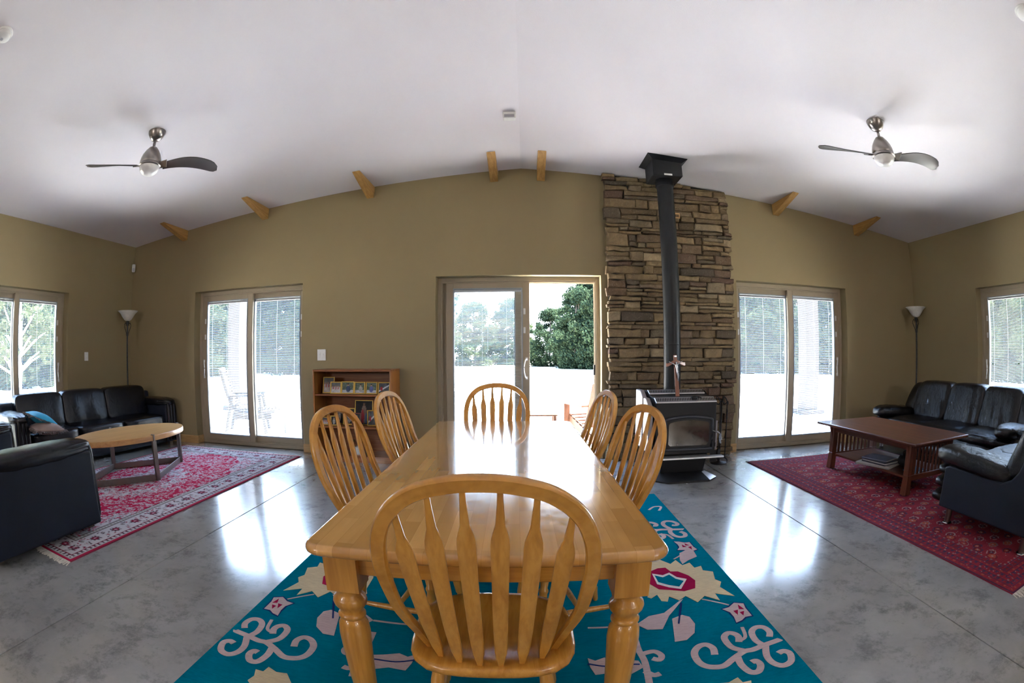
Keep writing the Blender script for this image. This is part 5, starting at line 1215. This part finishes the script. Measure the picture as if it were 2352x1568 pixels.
# ------------------------------------------------------------------ wood stove, pipe, crucifix, tools
st = thing('wood_stove', 'black pedestal wood stove with glass door and pipe before the stone column', 'stove', (1.545, 4.66, 0))
BX0, BX1, FYs = -0.315, 0.315, -0.235
prof = [(FYs, 0.245), (0.27, 0.245), (0.29, 0.30), (0.29, 0.80), (0.27, 0.835), (0.10, 0.835), (0.02, 0.80), (-0.14, 0.785), (FYs, 0.745)]
m = MB(); m.prism([(y, z) for y, z in prof], 'x', BX0, BX1); part('firebox', m, M_black, st, bevel=0.006)
for s in (-1, 1):
    x0, x1 = (BX0 - 0.075, BX0 - 0.030) if s < 0 else (BX1 + 0.010, BX1 + 0.035)
    m = MB(); m.prism(([(-0.235, 0.27), (-0.02, 0.27), (-0.02, 0.785), (-0.11, 0.785), (-0.235, 0.71)] if s < 0 else [(-0.20, 0.27), (-0.03, 0.27), (-0.03, 0.56), (-0.20, 0.56)]), 'x', x0, x1); sp = part('side_shield', m, M_shield, st, bevel=0.008)
    m = MB(); m.prism(([(0.02, 0.27), (0.31, 0.27), (0.31, 0.845), (0.12, 0.845), (0.02, 0.79)] if s < 0 else [(0.01, 0.27), (0.26, 0.27), (0.26, 0.56), (0.01, 0.56)]), 'x', x0, x1); part('side_shield', m, M_shield, st, bevel=0.008)
    part('shield_spacer', MB().box((x1 - 0.01, -0.2, 0.3), (x0 if s > 0 else x1 + 0.035, 0.24, 0.34)) if s < 0 else MB().box((BX1, -0.2, 0.3), (x0 + 0.01, 0.24, 0.34)), M_black, st)
def grille(z0, z1, y0, y1, x0, x1, n, name):
    p = part(name, MB().hexa([(x0, y0, z0 - 0.004), (x1, y0, z0 - 0.004), (x1, y1, z1 - 0.004), (x0, y1, z1 - 0.004), (x0, y0, z0 + 0.006), (x1, y0, z0 + 0.006), (x1, y1, z1 + 0.006), (x0, y1, z1 + 0.006)]), M_silver, st, bevel=0.002, seg=1)
    m = MB()
    for k in range(n):
        f = (k + 0.7) / (n + 0.6); x = x0 + (x1 - x0) * f; q = (x1 - x0) / n * 0.27; sk = 0.014
        ya, yb = y0 + (y1 - y0) * 0.22, y0 + (y1 - y0) * 0.82; za, zb = z0 + (z1 - z0) * 0.22 + 0.0066, z0 + (z1 - z0) * 0.82 + 0.0066
        m.add([(x - q, ya, za), (x + q, ya, za), (x + q + sk, yb, zb), (x - q + sk, yb, zb)], [(0, 1, 2, 3)])
    v_ = part('vent_slots', m, M_black, p); v_['kind'] = 'stuff'
    return p
grille(0.750, 0.788, FYs - 0.004, -0.145, BX0 + 0.0, BX1 + 0.0, 36, 'front_grille')
grille(0.812, 0.842, 0.03, 0.115, BX0 + 0.0, BX1 - 0.03, 34, 'rear_grille')
m = MB(); m.blob((0.085, -0.20, 0.79), (0.06, 0.04, 0.035), 4, 5); m.tube([(0.10, -0.205, 0.80), (0.155, -0.21, 0.79)], 0.006, 6); part('damper_knob', m, M_black, st, smooth=True)
# arched door
def arch(x0, x1, z0, z1, rise, r, n=10):
    P = [(x0 + r, z0), (x1 - r, z0), (x1, z0 + r), (x1, z1 - r)]
    for k in range(n + 1): t_ = k / n; x = x1 - r * 0.6 + (x0 - x1 + r * 1.2) * t_; P.append((x, z1 + rise * math.sin(PI * t_) ** 0.8))
    return P + [(x0, z1 - r), (x0, z0 + r)]
dr = part('door', MB().prism(arch(-0.235, 0.275, 0.285, 0.60, 0.03, 0.03), 'y', FYs - 0.022, FYs + 0.001), M_black, st, bevel=0.01, seg=3)
ar = arch(-0.225, 0.265, 0.300, 0.588, 0.026, 0.03); m = MB(); m.tube(smooth_path([(x, FYs - 0.024, z) for x, z in ar], 3, True), 0.014, 10, True); part('door_rim', m, simple('grey_cast_iron', (0.035, 0.038, 0.047), 0.45, var=0.1, bump=0.1), dr, smooth=True)
t = NT('stove_glass'); v = t.coord(); t.set(color=t.ramp(t.noise(v, 4, 3), [(0.35, (0.03, 0.024, 0.018)), (0.65, (0.075, 0.055, 0.04))]), rough=0.08, spec=0.9, coat=0.6); M_sglass = t.m
part('door_glass', MB().prism(arch(-0.190, 0.230, 0.335, 0.558, 0.022, 0.02), 'y', FYs - 0.027, FYs - 0.015), M_sglass, dr)
m = MB(); m.tube([(0.27, FYs - 0.03, 0.475), (0.325, FYs - 0.05, 0.455), (0.34, FYs - 0.055, 0.445)], 0.007, 8); hd = part('door_handle', m, M_steel, dr, smooth=True)
pts = [(0.345 + 0.014 * math.cos(k * 0.8) * (0.5 + 0.5 * math.sin(min(1, k / 60) * PI)), FYs - 0.06 + 0.014 * math.sin(k * 0.8), 0.445 - k * 0.0015) for k in range(64)]
m = MB(); m.tube(pts, 0.0028, 5); part('handle_coil', m, M_chrome, st, smooth=True)
part('ash_lip', MB().box((BX0 + 0.02, FYs - 0.055, 0.205), (BX1 + 0.085, FYs + 0.02, 0.222)), M_silver, st, bevel=0.003, seg=1)
m = MB(); m.hexa([(-0.235, -0.19, 0.035), (0.215, -0.19, 0.035), (0.215, 0.2, 0.035), (-0.235, 0.2, 0.035), (-0.265, -0.225, 0.245), (0.255, -0.225, 0.245), (0.255, 0.24, 0.245), (-0.265, 0.24, 0.245)]); part('pedestal', m, M_black, st, bevel=0.025, seg=3)
oc = lambda a, b, c: [(-a + c, -b), (a - c, -b), (a, -b + c), (a, b - c), (a - c, b), (-a + c, b), (-a, b - c), (-a, -b + c)]
lo, hi = oc(0.325, 0.40, 0.11), oc(0.24, 0.21, 0.05); m = MB(); vs = [(x, y, 0.0) for x, y in lo] + [(x, y, 0.018) for x, y in lo] + [(x, y, 0.055) for x, y in hi]; fs = [tuple(range(7, -1, -1)), tuple(range(16, 24))]
for r in (0, 8):
    for k in range(8): fs.append((r + k, r + (k + 1) % 8, r + 8 + (k + 1) % 8, r + 8 + k))
m.add(vs, fs); part('base_plate', m, M_black, st, bevel=0.003, seg=1)
m = MB(); m.add([(0.216, -0.404, 0.0186), (0.328, -0.294, 0.0186), (0.242, -0.165, 0.0556), (0.195, -0.214, 0.0556)], [(0, 1, 2, 3)]); part('base_corner', m, M_silver, st)
pc = ceil_z(1.53) 
part('stove_pipe', MB().at((-0.025, 0.20, 0)).lathe([(0.090, 0.83), (0.090, 1.30), (0.0925, 1.302), (0.0925, 1.316), (0.090, 1.318), (0.090, 3.0), (0.102, 3.005), (0.102, 3.05), (0.095, 3.06), (0.095, pc - 0.1)], 32), M_black, st, smooth='auto')
m = MB(); sl = lambda x: ceil_z(1.545 + x)
bx = (-0.025, 0.20); a = 0.165; bz = 3.085
m.hexa([(bx[0] - a, bx[1] - a, bz), (bx[0] + a, bx[1] - a, bz), (bx[0] + a, bx[1] + a, bz), (bx[0] - a, bx[1] + a, bz), (bx[0] - a, bx[1] - a, sl(bx[0] - a) - 0.03), (bx[0] + a, bx[1] - a, sl(bx[0] + a) - 0.03), (bx[0] + a, bx[1] + a, sl(bx[0] + a) - 0.03), (bx[0] - a, bx[1] + a, sl(bx[0] - a) - 0.03)])
cb_ = part('ceiling_box', m, M_black, st, bevel=0.004, seg=1)
e = 0.225; m = MB(); c_ = [(bx[0] - a, bx[1] - a), (bx[0] + a, bx[1] - a), (bx[0] + a, bx[1] + a), (bx[0] - a, bx[1] + a)]; d_ = [(bx[0] - e, bx[1] - e), (bx[0] + e, bx[1] - e), (bx[0] + e, bx[1] + e), (bx[0] - e, bx[1] + e)]
m.hexa([(x, y, sl(x) - 0.045) for x, y in c_] + [(x, y, sl(x) - 0.004) for x, y in d_]); part('trim_flange', m, M_black, cb_, bevel=0.002, seg=1)
part('rating_label', MB().box((bx[0] - 0.045, bx[1] - a - 0.003, bz + 0.002), (bx[0] + 0.045, bx[1] - a - 0.0005, bz + 0.022)), M_white, cb_)
# crucifix standing on the stove
M_cross = wood('crucifix_wood', (0.26, 0.075, 0.03), (0.17, 0.045, 0.02), (24, 24, 2), 0.4, 0.3)
cr = thing('crucifix', 'wooden crucifix with a silver figure leaning on the stove top', 'crucifix', (1.50, 4.60, 0.792)); cr.rotation_euler = (math.radians(-4), math.radians(-3), 0)
part('upright', MB().hexa([(-0.020, -0.010, 0), (0.020, -0.010, 0), (0.020, 0.010, 0), (-0.020, 0.010, 0), (-0.016, -0.010, 0.41), (0.016, -0.010, 0.41), (0.016, 0.010, 0.41), (-0.016, 0.010, 0.41)]), M_cross, cr, bevel=0.002, seg=1)
for s in (-1, 1): part('crossbar', MB().prism([(0, 0.365), (s * 0.085, 0.330), (s * 0.098, 0.335), (s * 0.102, 0.303), (s * 0.09, 0.296), (0, 0.335)], 'y', -0.0095, 0.0095), M_cross, cr, bevel=0.002, seg=1)
part('title_plaque', MB().box((-0.012, -0.014, 0.388), (0.012, -0.0095, 0.402)), M_silver, cr)
m = MB()
m.tube(smooth_path([(0.0, -0.022, 0.318), (0.002, -0.024, 0.30), (0.003, -0.026, 0.27), (0.006, -0.024, 0.245), (0.01, -0.026, 0.235)], 3), 0.011, 10, scale=[0.7, 0.9, 1.15, 1.15, 1.1, 1.0, 0.85, 0.75, 0.8, 0.95, 1.0, 0.9, 0.7])
m.tube(smooth_path([(0.008, -0.024, 0.24), (0.014, -0.032, 0.205), (0.010, -0.018, 0.165), (0.010, -0.016, 0.155)], 3), 0.0065, 8, scale=[1.1, 1, 1, 0.9, 0.8, 0.75, 0.7, 0.6, 0.6, 0.5])
m.tube(smooth_path([(0.002, -0.024, 0.24), (0.004, -0.034, 0.207), (0.008, -0.02, 0.165), (0.009, -0.018, 0.153)], 3), 0.0065, 8, scale=[1.1, 1, 1, 0.9, 0.8, 0.75, 0.7, 0.6, 0.6, 0.5])
for s in (-1, 1): m.tube([(s * 0.006, -0.022, 0.308), (s * 0.035, -0.016, 0.325), (s * 0.066, -0.012, 0.343), (s * 0.073, -0.012, 0.347)], 0.0042, 7, scale=[1.1, 0.95, 0.8, 0.6])
m.blob((-0.001, -0.028, 0.329), (0.017, 0.018, 0.024), 2, 6); part('figure', m, M_silver, cr, smooth=True)
# fireplace tools
ftl = thing('fireplace_tools', 'black wrought-iron fireplace tool set behind the right side of the stove', 'fireplace tools', (2.155, 4.98, 0))
part('base', MB().lathe([(0.10, 0), (0.10, 0.01), (0.03, 0.025), (0.01, 0.04)], 20), M_iron, ftl, smooth='auto')
m = MB(); m.tube([(0, 0, 0.03), (0, 0, 0.70)], 0.008, 8); m.tube(smooth_path([(-0.10, 0, 0.655), (-0.085, 0, 0.69), (-0.04, 0, 0.66), (0, 0, 0.70), (0.04, 0, 0.66), (0.075, 0, 0.69), (0.08, 0, 0.655)], 5), 0.006, 6); part('stand', m, M_iron, ftl, smooth=True)
for k, x in enumerate((-0.09, -0.03, 0.055)):
    m = MB(); m.tube(smooth_path([(x, -0.03, 0.06), (x, -0.03, 0.60), (x, -0.03, 0.68), (x - 0.02, -0.03, 0.73), (x - 0.05, -0.03, 0.745), (x - 0.055, -0.03, 0.70)], 4), 0.006, 6)
    tp = part(('shovel', 'brush', 'poker')[k], m, M_iron, ftl, smooth=True)
    m = MB()
    if k == 0: m.box((x - 0.04, -0.036, 0.03), (x + 0.04, -0.028, 0.16)); part('blade', m, M_iron, tp)
    elif k == 1: m.lathe([(0.001, 0.03)], 3) if False else m.blob((x, -0.03, 0.11), (0.05, 0.04, 0.13), 3, 5); part('bristles', m, M_iron, tp, smooth=True)
    else: m.tube(smooth_path([(x, -0.03, 0.07), (x + 0.03, -0.03, 0.045), (x + 0.035, -0.03, 0.01), (x + 0.01, -0.03, 0.004), (x - 0.03, -0.03, 0.016)], 4), 0.008, 6); part('hook', m, M_iron, tp, smooth=True)
m = MB(); pts = [(0.055 + 0.009 * math.cos(k * 0.7), -0.03 + 0.009 * math.sin(k * 0.7), 0.50 + k * 0.0018) for k in range(60)]; m.tube(pts, 0.004, 5); part('twisted_grip', m, M_iron, ftl, smooth=True)
